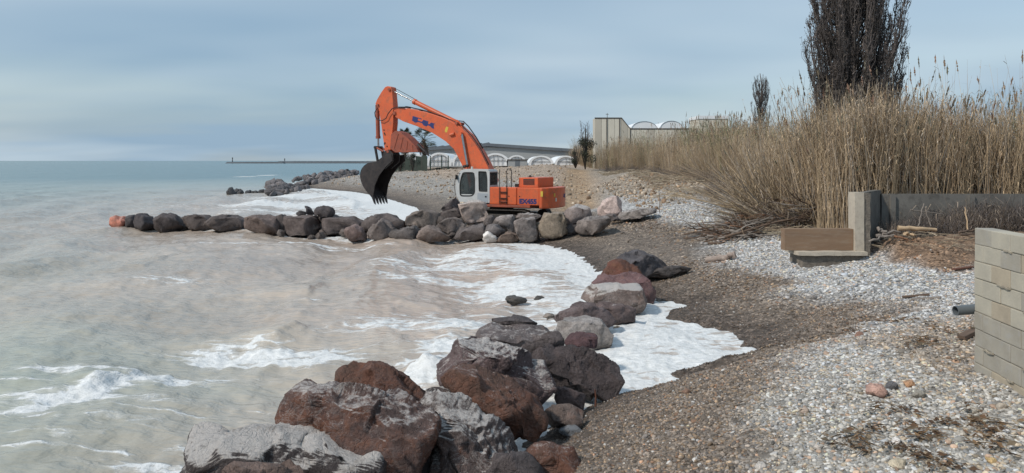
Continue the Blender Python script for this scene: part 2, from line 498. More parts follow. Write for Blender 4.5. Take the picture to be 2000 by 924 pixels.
bore([10.5, 14.5], [-8.3, -7.4], 0.20, 11.0, 15.5, 1.8, 0.2, 0.8)
bore([26, 38], [-14.0, -16.0], 0.16, 26, 38, 2.5, 0.25)
bore([20, 30], [-21.0, -23.0], 0.18, 20, 31, 2.5, 0.3)
bore([60, 75, 90, 105], [-13, -16, -22, -31], 0.35, 60, 104, 2.5, 0.4, 0.9)
# foam along the shore, in the pocket behind the stones, at the stones and the jetty
xr = np.interp(wy, _ROCKY, _ROCKX)
pocket = smooth(11.0, 12.2, wy)*(1-smooth(22.5, 24, wy))*smooth(-0.2, 0.5, wx-xr)
foam = np.maximum(foam, (0.74+0.55*fbm(wx*0.9, wy*0.9, 3.0, 3)-0.22*smooth(-0.6, 0.0, d))*pocket)
sea_side = smooth(7, 9, wy)*(1-smooth(24, 27, wy))*np.exp(-np.maximum(xr-wx-0.2, 0)/np.interp(wy, [8, 11, 14, 20, 24], [0.8, 1.5, 2.6, 3.2, 3.4]))*smooth(-0.6, 0.0, xr+0.6-wx)
foam = np.maximum(foam, 1.0*sea_side)
beach = smooth(21, 24, wy)*(1-smooth(44, 48, wy))
foam = np.maximum(foam, beach*np.maximum(0.98*np.exp(np.minimum(d, 0)/2.6), 0.9*np.exp(-(d/0.55)**2)))
foam = np.maximum(foam, 0.66*np.exp(-(np.minimum(d+0.2, 0)/0.5)**2)*smooth(10, 12, wy)*(1-smooth(110, 140, wy)))
foam = np.maximum(foam, smooth(46, 52, wy)*(1-smooth(98, 112, wy))*0.97*np.exp(np.minimum(d, 0)/9.0))
foam = np.maximum(foam, smooth(96, 104, wy)*(1-smooth(150, 230, wy))*0.8*np.exp(np.minimum(d+1, 0)/3.5))
for (ax, ay), (bx_, by_) in zip(_jy[:-1], _jy[1:]):
    L2 = (bx_-ax)**2+(by_-ay)**2
    t = np.clip(((wx-ax)*(bx_-ax)+(wy-ay)*(by_-ay))/L2, 0, 1)
    dist = np.hypot(wx-(ax+t*(bx_-ax)), wy-(ay+t*(by_-ay)))
    foam = np.maximum(foam, (0.80 if ax > -20 else 0.35)*np.exp(-(dist/0.75)**2))
def patch(px, py, rx, ry, a):
    global foam
    p = px_on(px, py)
    foam = np.maximum(foam, a*np.exp(-((wx-p.x)/rx)**2-((wy-p.y)/ry)**2))
patch(530, 690, 2.4, 0.55, 0.85); patch(480, 672, 1.4, 0.35, 0.6); patch(560, 705, 1.5, 0.3, 0.7); patch(420, 685, 1.5, 0.5, 0.62); patch(620, 700, 1.6, 0.8, 0.6)
patch(330, 740, 2.0, 0.5, 0.68); patch(120, 735, 1.5, 0.3, 0.55); patch(150, 785, 1.7, 0.35, 0.66); patch(60, 800, 0.9, 0.3, 0.6)
patch(60, 760, 2.0, 0.12, 0.55); patch(250, 812, 2.6, 0.07, 0.56); patch(480, 815, 1.2, 0.06, 0.52); patch(100, 830, 1.4, 0.06, 0.55); patch(300, 850, 1.6, 0.06, 0.52); patch(60, 895, 1.0, 0.10, 0.55); patch(230, 890, 0.9, 0.08, 0.5); patch(400, 795, 1.2, 0.15, 0.55); patch(420, 880, 0.8, 0.4, 0.75); patch(200, 835, 1.5, 0.15, 0.52); patch(330, 915, 0.9, 0.25, 0.72); patch(120, 870, 1.0, 0.2, 0.5)
patch(880, 690, 0.9, 1.2, 0.8); patch(830, 740, 0.55, 0.6, 1.0); patch(760, 640, 1.6, 1.4, 0.55); patch(900, 640, 1.5, 1.5, 0.75)
patch(1000, 560, 2.0, 3.0, 0.8); patch(900, 520, 4.0, 2.0, 0.62); patch(980, 500, 3.5, 2.5, 0.8); patch(1060, 510, 2.0, 4.0, 1.0); patch(850, 545, 3.5, 1.2, 0.55)
patch(600, 590, 0.35, 0.4, 0.9); patch(560, 478, 5.0, 0.7, 0.62); patch(500, 452, 1.6, 0.7, 1.05); patch(430, 452, 1.5, 0.5, 0.75); patch(690, 482, 3.0, 0.5, 0.55)
patch(340, 552, 2.0, 0.9, 0.5); patch(480, 345, 4, 6, 0.7); patch(520, 342, 4, 6, 0.8); patch(600, 385, 7, 5, 1.0); patch(560, 400, 7, 4, 0.95); patch(540, 412, 5, 2, 0.7); patch(650, 400, 9, 5, 1.0); patch(760, 405, 6, 6, 1.0)
patch(480, 415, 5, 1.2, 0.5); patch(330, 405, 5, 1.5, 0.42); patch(300, 430, 5, 1.2, 0.42)
# broken, lumpy surface where it foams
lump = 0.5*noise3(wx*3.1, wy*3.1, 1.0)+0.35*noise3(wx*7.0, wy*7.0, 4.0)
z += np.clip(foam, 0, 1)*(1-smooth(30, 60, wy))*(0.10*lump+0.025)
# water thrown up against the stones and the jetty
def splash(px, py, rx, ry, h):
    global z
    p = px_on(px, py)
    z = z+h*np.exp(-((wx-p.x)/rx)**2-((wy-p.y)/ry)**2)*(0.55+0.6*np.clip(fbm(wx*2.0, wy*2.0, 3.0, 3), -0.6, 1))
splash(500, 455, 1.1, 0.5, 0.45); splash(450, 452, 0.9, 0.4, 0.25); splash(840, 735, 0.5, 0.45, 0.4); splash(900, 650, 0.7, 0.9, 0.28); splash(545, 395, 3, 3, 0.6); splash(600, 380, 4, 4, 0.5); splash(960, 605, 0.6, 0.6, 0.25)
z = z+np.where(hb > -0.1, 0.012, 0.0)
me = big_mesh('sea', np.stack([wx, wy, z], 1), WF)
# silt: brown near shore and round the jetty, green further out, teal far off
s1 = np.interp(wy, [3, 9, 14, 20, 28, 40, 55, 75, 110, 200], [3, 5, 9, 20, 30, 42, 55, 50, 30, 10])
silt = np.exp(-(np.maximum(-d, 0)/s1)**2)*(1-smooth(70, 150, wy))
silt = np.clip(silt+0.18*noise3(wx*0.12, wy*0.12, 2.0), 0, 1)
deep = np.clip(smooth(75, 230, wy+12*noise3(wx*0.03, wy*0.02, 1.0))+0.35*smooth(18, 45, -d)*smooth(12, 20, wy), 0, 1)
c_br = np.array([0.475, 0.385, 0.32]); c_gr = np.array([0.36, 0.385, 0.325]); c_te = np.array([0.040, 0.130, 0.145])
wc = c_gr[None]*(1-silt[:, None])+c_br[None]*silt[:, None]
wc = wc*(1-deep[:, None])+c_te[None]*deep[:, None]
vattr(me, 'col', wc, 'FLOAT_COLOR'); vattr(me, 'foam', foam)
m, nt, b, out = new_mat('sea_water')
a = N(nt, 'ShaderNodeAttribute', attribute_name='col')
fa = N(nt, 'ShaderNodeAttribute', attribute_name='foam')
v = coords(nt)
va = coords(nt, (0.55, 1.5, 1.0)); vb = coords(nt, (0.16, 1.1, 1.0)); vl = coords(nt, (0.02, 0.14, 1.0))
n_big = noise(nt, va, 0.9, 6, 0.62, 0.6)
n_str = noise(nt, vb, 1.9, 5, 0.62, 0.35)
n_fin = noise(nt, v, 7.0, 5, 0.65)
warpn = N(nt, 'ShaderNodeTexNoise', i_Scale=1.3, i_Detail=3.0); nt.links.new(va, warpn.inputs['Vector'])
wv = N(nt, 'ShaderNodeVectorMath', operation='MULTIPLY_ADD')
nt.links.new(warpn.outputs['Color'], wv.inputs[0]); wv.inputs[1].default_value = (1.4, 1.4, 0); nt.links.new(va, wv.inputs[2])
lace = N(nt, 'ShaderNodeTexVoronoi', feature='DISTANCE_TO_EDGE', i_Scale=1.7); nt.links.new(wv.outputs[0], lace.inputs['Vector'])
lc = ramp(nt, lace.outputs['Distance'], [(0.0, 1.0), (0.09, 0.55), (0.3, 0.0)])
pat = mth(nt, 'ADD', mth(nt, 'MULTIPLY', n_big, 0.42), mth(nt, 'MULTIPLY', n_str, 0.50))
pat = mth(nt, 'ADD', pat, mth(nt, 'MULTIPLY', n_fin, 0.20))
pat = mth(nt, 'ADD', pat, mth(nt, 'MULTIPLY', lc, 0.22))           # about 0.56 +- 0.15
drive = mth(nt, 'ADD', mth(nt, 'MULTIPLY', fa.outputs['Fac'], 0.62), pat)
fm = ramp(nt, drive, [(0.86, 0.0), (0.96, 0.34), (1.04, 0.70), (1.16, 1.0)])
wcol = mixc(nt, ramp(nt, n_str, [(0.3, 0.0), (0.7, 0.14)]), a.outputs['Color'], (0.34, 0.31, 0.27))
wcol = mixc(nt, 1.0, wcol, ramp(nt, noise(nt, vl, 2.0, 5, 0.6), [(0.3, 0.86), (0.7, 1.12)]), 'MULTIPLY')
fcol = mixc(nt, ramp(nt, n_fin, [(0.35, 0.0), (0.7, 1.0)]), (0.60, 0.61, 0.60), (0.80, 0.81, 0.81))
nt.links.new(mixc(nt, fm, wcol, fcol), b.inputs['Base Color'])
rg = mth(nt, 'ADD', mth(nt, 'MULTIPLY', fm, 0.5), 0.17)
nt.links.new(rg, b.inputs['Roughness'])
b.inputs['IOR'].default_value = 1.33
b.inputs['Specular IOR Level'].default_value = 0.5
vr = coords(nt, (0.8, 1.7, 1.0)); vf = coords(nt, (0.05, 0.16, 1.0))
hh = mth(nt, 'ADD', noise(nt, vr, 2.6, 2, 0.5, 0.0), mth(nt, 'MULTIPLY', noise(nt, vf, 3.0, 5, 0.6), 3.0))
hh = mth(nt, 'ADD', hh, mth(nt, 'MULTIPLY', noise(nt, vr, 7.0, 3, 0.55), 0.35))
hh = mth(nt, 'ADD', hh, mth(nt, 'MULTIPLY', mth(nt, 'MULTIPLY', fm, n_fin), 0.9))
bump(nt, b, hh, 0.62, 0.08)
o = link('sea', me, None, m); tag(o, kind='structure')
# ---------------------------------------------------------------- boulders
def _rock_material():
    m, nt, b, out = new_mat('boulder_stone')
    v = coords(nt, random_shift=True)
    oi = N(nt, 'ShaderNodeObjectInfo')
    ru = N(nt, 'ShaderNodeAttribute', attribute_name='rust', attribute_type='OBJECT')
    cr = N(nt, 'ShaderNodeAttribute', attribute_name='crust', attribute_type='OBJECT')
    base = mixc(nt, 1.0, oi.outputs['Color'], (1.42, 1.38, 1.37), 'MULTIPLY')
    n1 = noise(nt, v, 1.6, 6, 0.65, 0.4); n2 = noise(nt, v, 6.0, 6, 0.7, 0.2); n3 = noise(nt, v, 26.0, 5, 0.7)
    k = ramp(nt, n1, [(0.25, 0.62), (0.75, 1.45)])
    c = mixc(nt, 1.0, base, k, 'MULTIPLY')
    c = mixc(nt, 1.0, c, ramp(nt, n2, [(0.3, 0.66), (0.7, 1.35)]), 'MULTIPLY')
    c = mixc(nt, 1.0, c, ramp(nt, n3, [(0.3, 0.75), (0.72, 1.3)]), 'MULTIPLY')
    # rust: iron red stone showing in patches
    rmask = mth(nt, 'ADD', mth(nt, 'MULTIPLY', ru.outputs['Fac'], 0.62), mth(nt, 'SUBTRACT', n1, 0.5))
    rmask = ramp(nt, mth(nt, 'ADD', rmask, mth(nt, 'MULTIPLY', mth(nt, 'SUBTRACT', n2, 0.5), 0.9)), [(0.30, 0.0), (0.52, 1.0)])
    rcol = mixc(nt, ramp(nt, n2, [(0.3, 0.0), (0.7, 1.0)]), (0.075, 0.036, 0.030), (0.19, 0.088, 0.056))
    c = mixc(nt, rmask, c, rcol)
    # pale lime and salt crust lying on the upper faces
    geo = N(nt, 'ShaderNodeNewGeometry')
    sp = N(nt, 'ShaderNodeSeparateXYZ'); nt.links.new(geo.outputs['Normal'], sp.inputs[0])
    cm = mth(nt, 'ADD', mth(nt, 'MULTIPLY', sp.outputs['Z'], 0.70), mth(nt, 'MULTIPLY', n2, 0.85))
    cm = mth(nt, 'ADD', cm, mth(nt, 'MULTIPLY', n3, 0.45))
    cm = mth(nt, 'ADD', cm, mth(nt, 'MULTIPLY', mth(nt, 'SUBTRACT', cr.outputs['Fac'], 0.5), 0.62))
    cm = ramp(nt, mth(nt, 'MULTIPLY', cm, 0.6), [(0.77, 0.0), (0.88, 0.85)])
    c = mixc(nt, cm, c, mixc(nt, n3, (0.40, 0.365, 0.34), (0.72, 0.69, 0.66)))
    vs_ = coords(nt, (1.0, 1.0, 1.5), random_shift=True)
    vn = noise(nt, vs_, 3.2, 6, 0.7, 1.2)
    vein = ramp(nt, mth(nt, 'ABSOLUTE', mth(nt, 'SUBTRACT', vn, 0.5)), [(0.0, 1.0), (0.022, 0.0)])
    vein = mth(nt, 'MULTIPLY', vein, mth(nt, 'MULTIPLY', cr.outputs['Fac'], ramp(nt, n1, [(0.4, 0.0), (0.6, 0.9)])))
    c = mixc(nt, vein, c, (0.42, 0.39, 0.37))
    # wet foot with dark weed line
    ps = N(nt, 'ShaderNodeSeparateXYZ'); nt.links.new(geo.outputs['Position'], ps.inputs[0])
    wz = mth(nt, 'ADD', ps.outputs['Z'], mth(nt, 'MULTIPLY', mth(nt, 'SUBTRACT', n1, 0.5), -0.7))
    wet = ramp(nt, wz, [(0.10, 1.0), (0.42, 0.0)])
    c = mixc(nt, mth(nt, 'MULTIPLY', wet, 0.55), c, mixc(nt, 1.0, c, (0.42, 0.42, 0.40), 'MULTIPLY'))
    nt.links.new(c, b.inputs['Base Color'])
    nt.links.new(mth(nt, 'SUBTRACT', 0.82, mth(nt, 'MULTIPLY', wet, 0.4)), b.inputs['Roughness'])
    b.inputs['Specular IOR Level'].default_value = 0.35
    vor = N(nt, 'ShaderNodeTexVoronoi', i_Scale=5.0, feature='DISTANCE_TO_EDGE')
    wv = N(nt, 'ShaderNodeVectorMath', operation='MULTIPLY_ADD')
    wn_ = N(nt, 'ShaderNodeTexNoise', i_Scale=3.0, i_Detail=4.0); nt.links.new(v, wn_.inputs['Vector'])
    nt.links.new(wn_.outputs['Color'], wv.inputs[0]); wv.inputs[1].default_value = (0.5, 0.5, 0.5); nt.links.new(v, wv.inputs[2])
    nt.links.new(wv.outputs[0], vor.inputs['Vector'])
    crack = ramp(nt, vor.outputs['Distance'], [(0.0, 0.0), (0.07, 1.0)])
    hgt = mth(nt, 'ADD', mth(nt, 'MULTIPLY', n2, 1.0), mth(nt, 'MULTIPLY', n3, 0.55))
    hgt = mth(nt, 'ADD', hgt, mth(nt, 'MULTIPLY', crack, 0.16))
    hgt = mth(nt, 'ADD', hgt, mth(nt, 'MULTIPLY', noise(nt, v, 80, 3, 0.7), 0.25))
    bump(nt, b, hgt, 0.95, 0.07)
    return m
ROCK = _rock_material()

_ico = {}
def ico(sub):
    if sub not in _ico:
        bm = bmesh.new(); bmesh.ops.create_icosphere(bm, subdivisions=sub, radius=1.0)
        bm.verts.ensure_lookup_table()
        V = np.array([v.co[:] for v in bm.verts]); Fc = np.array([[v.index for v in f.verts] for f in bm.faces])
        bm.free(); _ico[sub] = (V, Fc)
    return _ico[sub]

def polar(poly, n=720):
    P = np.array(poly, float)
    x, y = P[:, 0], P[:, 1]; x2, y2 = np.roll(x, -1), np.roll(y, -1)
    cr = x*y2-x2*y; A = cr.sum()/2
    cx = ((x+x2)*cr).sum()/(6*A); cy = ((y+y2)*cr).sum()/(6*A)
    th = np.linspace(-np.pi, np.pi, n, endpoint=False)
    R = np.zeros(n)
    for i in range(len(P)):
        ax, ay = P[i]-[cx, cy]; bx, by = P[(i+1) % len(P)]-[cx, cy]
        ex, ey = bx-ax, by-ay
        den = np.cos(th)*ey-np.sin(th)*ex
        with np.errstate(divide='ignore', invalid='ignore'):
            t = (ax*ey-ay*ex)/den
            s = (ax*np.sin(th)-ay*np.cos(th))/den
        ok = (np.abs(den) > 1e-9) & (t > 0) & (s >= -1e-6) & (s <= 1+1e-6)
        R = np.where(ok & (t > R), t, R)
    bad = R <= 0
    if bad.any(): R[bad] = np.interp(th[bad], th[~bad], R[~bad])
    k = 5; R = np.mean([np.roll(R, j) for j in range(-k, k+1)], axis=0)
    return (cx, cy), th, R

def warp_rock(poly_m, sub, thick, e=0.62, lean=0.35, seed=0, rough=0.05, cuts=12, twist=0.0, flatk=0.82, cells=None):
    """poly_m: outline in metres (x right, z up); returns verts about the outline's centre"""
    (cx, cz), th, R = polar(poly_m)
    rs = np.random.RandomState(seed)
    V, Fc = ico(sub)
    a, c, b_ = V[:, 0], V[:, 1], V[:, 2]
    rho = np.sqrt(a*a+b_*b_); t = np.arctan2(b_, a)
    rr = np.interp(t, np.append(th, np.pi), np.append(R, R[0]))
    rho2 = np.power(np.clip(rho, 0, 1), e); c2 = np.sign(c)*np.power(np.abs(c), e)
    size = R.mean()
    x = rho2*rr*np.cos(t); zz = rho2*rr*np.sin(t)
    tmod = thick*(1+0.28*noise3(V[:, 0]*1.1+seed, V[:, 1]*1.1, V[:, 2]*1.1))
    y = c2*tmod
    P = np.stack([x, y, zz], 1)
    for k in range(int(cuts*2.4)):
        n = rs.normal(size=3); n /= np.linalg.norm(n)
        if e < 0.46 and n[2] > -0.1: n[2] = -0.1*rs.rand(); n /= np.linalg.norm(n)
        pr = P @ n; lim = pr.max()*rs.uniform(0.60, 0.93)
        over = np.maximum(pr-lim, 0)
        P = P-over[:, None]*n[None]
    # stretch back to the traced outline after the facets have been cut
    tb = np.arctan2(P[:, 2], P[:, 0]); rb = np.hypot(P[:, 0], P[:, 2])
    bins = 48; bi = np.clip(((tb+np.pi)/(2*np.pi)*bins).astype(int), 0, bins-1)
    mx = np.zeros(bins); np.maximum.at(mx, bi, rb)
    tc_ = (np.arange(bins)+0.5)/bins*2*np.pi-np.pi
    want = np.interp(tc_, th, R)
    fac = np.where(mx > 1e-4, want/np.maximum(mx, 1e-4), 1.0)
    fac = np.clip((np.roll(fac, 1)+2*fac+np.roll(fac, -1))/4, 0.8, 1.9)
    ff = np.interp(tb, np.concatenate([[tc_[-1]-2*np.pi], tc_, [tc_[0]+2*np.pi]]), np.concatenate([[fac[-1]], fac, [fac[0]]]))
    P[:, 0] *= ff; P[:, 2] *= ff
    P[:, 1] += lean*P[:, 2]
    if twist: P[:, 1] += twist*P[:, 0]
    dirv = P/np.maximum(np.linalg.norm(P, axis=1, keepdims=True), 1e-6)
    q = P/size
    o = seed*3.71
    n1 = fbm(q[:, 0]*1.3+o, q[:, 1]*1.3, q[:, 2]*1.3, 3)
    n2 = fbm(q[:, 0]*3.2+o, q[:, 1]*3.2, q[:, 2]*3.2, 4, gain=0.55, ridged=True)
    n3 = fbm(q[:, 0]*9+o, q[:, 1]*9, q[:, 2]*9, 3, gain=0.6)
    n4 = fbm(q[:, 0]*1.9+o, q[:, 1]*4.5, q[:, 2]*4.5+q[:, 0]*1.5, 3, ridged=True)
    disp = size*rough*(0.5*n1+0.6*(n2-0.4)+0.45*n3+0.25*(n4-0.4))
    if sub >= 3:      # fractured stone: the skin is broken into flat faces that meet in sharp ridges
        ncell = cells or {3: 16, 4: 22, 5: 34, 6: 46}[min(sub, 6)]
        fn = np.cross(P[Fc[:, 1]]-P[Fc[:, 0]], P[Fc[:, 2]]-P[Fc[:, 0]])
        vn = np.zeros_like(P)
        for k_ in range(3): np.add.at(vn, Fc[:, k_], fn)
        vn /= np.maximum(np.linalg.norm(vn, axis=1, keepdims=True), 1e-9)
        ci = rs.choice(len(P), ncell, replace=False)
        S = P[ci]; SN = vn[ci]+rs.normal(size=(ncell, 3))*0.22; SN /= np.linalg.norm(SN, axis=1, keepdims=True)
        Pw = P+size*0.07*np.stack([noise3(q[:, 0]*3+o, q[:, 1]*3, q[:, 2]*3+k_*7.7) for k_ in range(3)], 1)
        D = np.sqrt(((Pw[:, None, :]-S[None])**2).sum(2)); idx = D.argmin(1)
        Ds = np.partition(D, 1, axis=1)
        flat = smooth(0.0, 0.05, (Ds[:, 1]-Ds[:, 0])/size)
        out_ = ((P-S[idx])*SN[idx]).sum(1)-rs.normal(size=ncell)[idx]*size*rough*0.35
        P = P-SN[idx]*(np.clip(out_, -0.3*size, 0.3*size)*flatk*(0.75+0.25*flat))[:, None]
    P = P+dirv*disp[:, None]
    return P, Fc, (cx, cz)

def make_rock(poly_px, Y, col, rust, crust, label, group, sub=5, thick=0.75, e=0.62, lean=0.08, rough=0.08, cuts=8, twist=0.0, seed=None, name='boulder', cat='boulder', flatk=0.82, cells=None):
    pxs = [p[0] for p in poly_px]; pys = [p[1] for p in poly_px]
    w = (max(pxs)-min(pxs))/FPX*Y; h = (max(pys)-min(pys))/FPX*Y
    T = thick*0.5*(0.6*w+0.4*max(h, 0.5*w))
    pmid = (max(pys)+min(pys))/2; phalf = (max(pys)-min(pys))/2
    pm = []
    for p in poly_px:                       # the skyline of a stone is its back edge, its foot the front edge
        f = (pmid-p[1])/phalf
        Yp = Y+(0.75*T if f > 0 else 0.45*T)*f
        pm.append(((p[0]-1000.0)/FPX*Yp, HC-(p[1]-HZ)/FPX*Yp))
    if seed is None: seed = int(abs(poly_px[0][0]*7+poly_px[1][1]*13)) % 997
    P, Fc, (cx, cz) = warp_rock(pm, sub, T, e, lean, seed, rough, cuts, twist, flatk, cells)
    for _ in range(3):                      # keep the stone as wide and as tall as it shows in the photo
        yy_ = Y+P[:, 1]; qx = 1000+(cx+P[:, 0])/yy_*FPX; qy = HZ+(HC-cz-P[:, 2])/yy_*FPX
        P[:, 0] *= np.clip((max(pxs)-min(pxs))/(qx.max()-qx.min()), 0.7, 1.5)
        P[:, 2] *= np.clip((max(pys)-min(pys))/(qy.max()-qy.min()), 0.7, 1.5)
        qx = 1000+(cx+P[:, 0])/yy_*FPX; qy = HZ+(HC-cz-P[:, 2])/yy_*FPX
        cx += ((max(pxs)+min(pxs))-(qx.max()+qx.min()))/2/FPX*Y; cz -= (min(pys)-qy.min())/FPX*Y
    zb = P[:, 2].min()
    P2 = P.copy(); P2[:, 2] -= zb
    me = big_mesh(name, P2, Fc)
    o = link(name, me, None, ROCK, (cx, Y, cz+zb))
    o.color = (*col, 1.0); o['rust'] = float(rust); o['crust'] = float(crust)
    tag(o, label, cat, group)
    return o

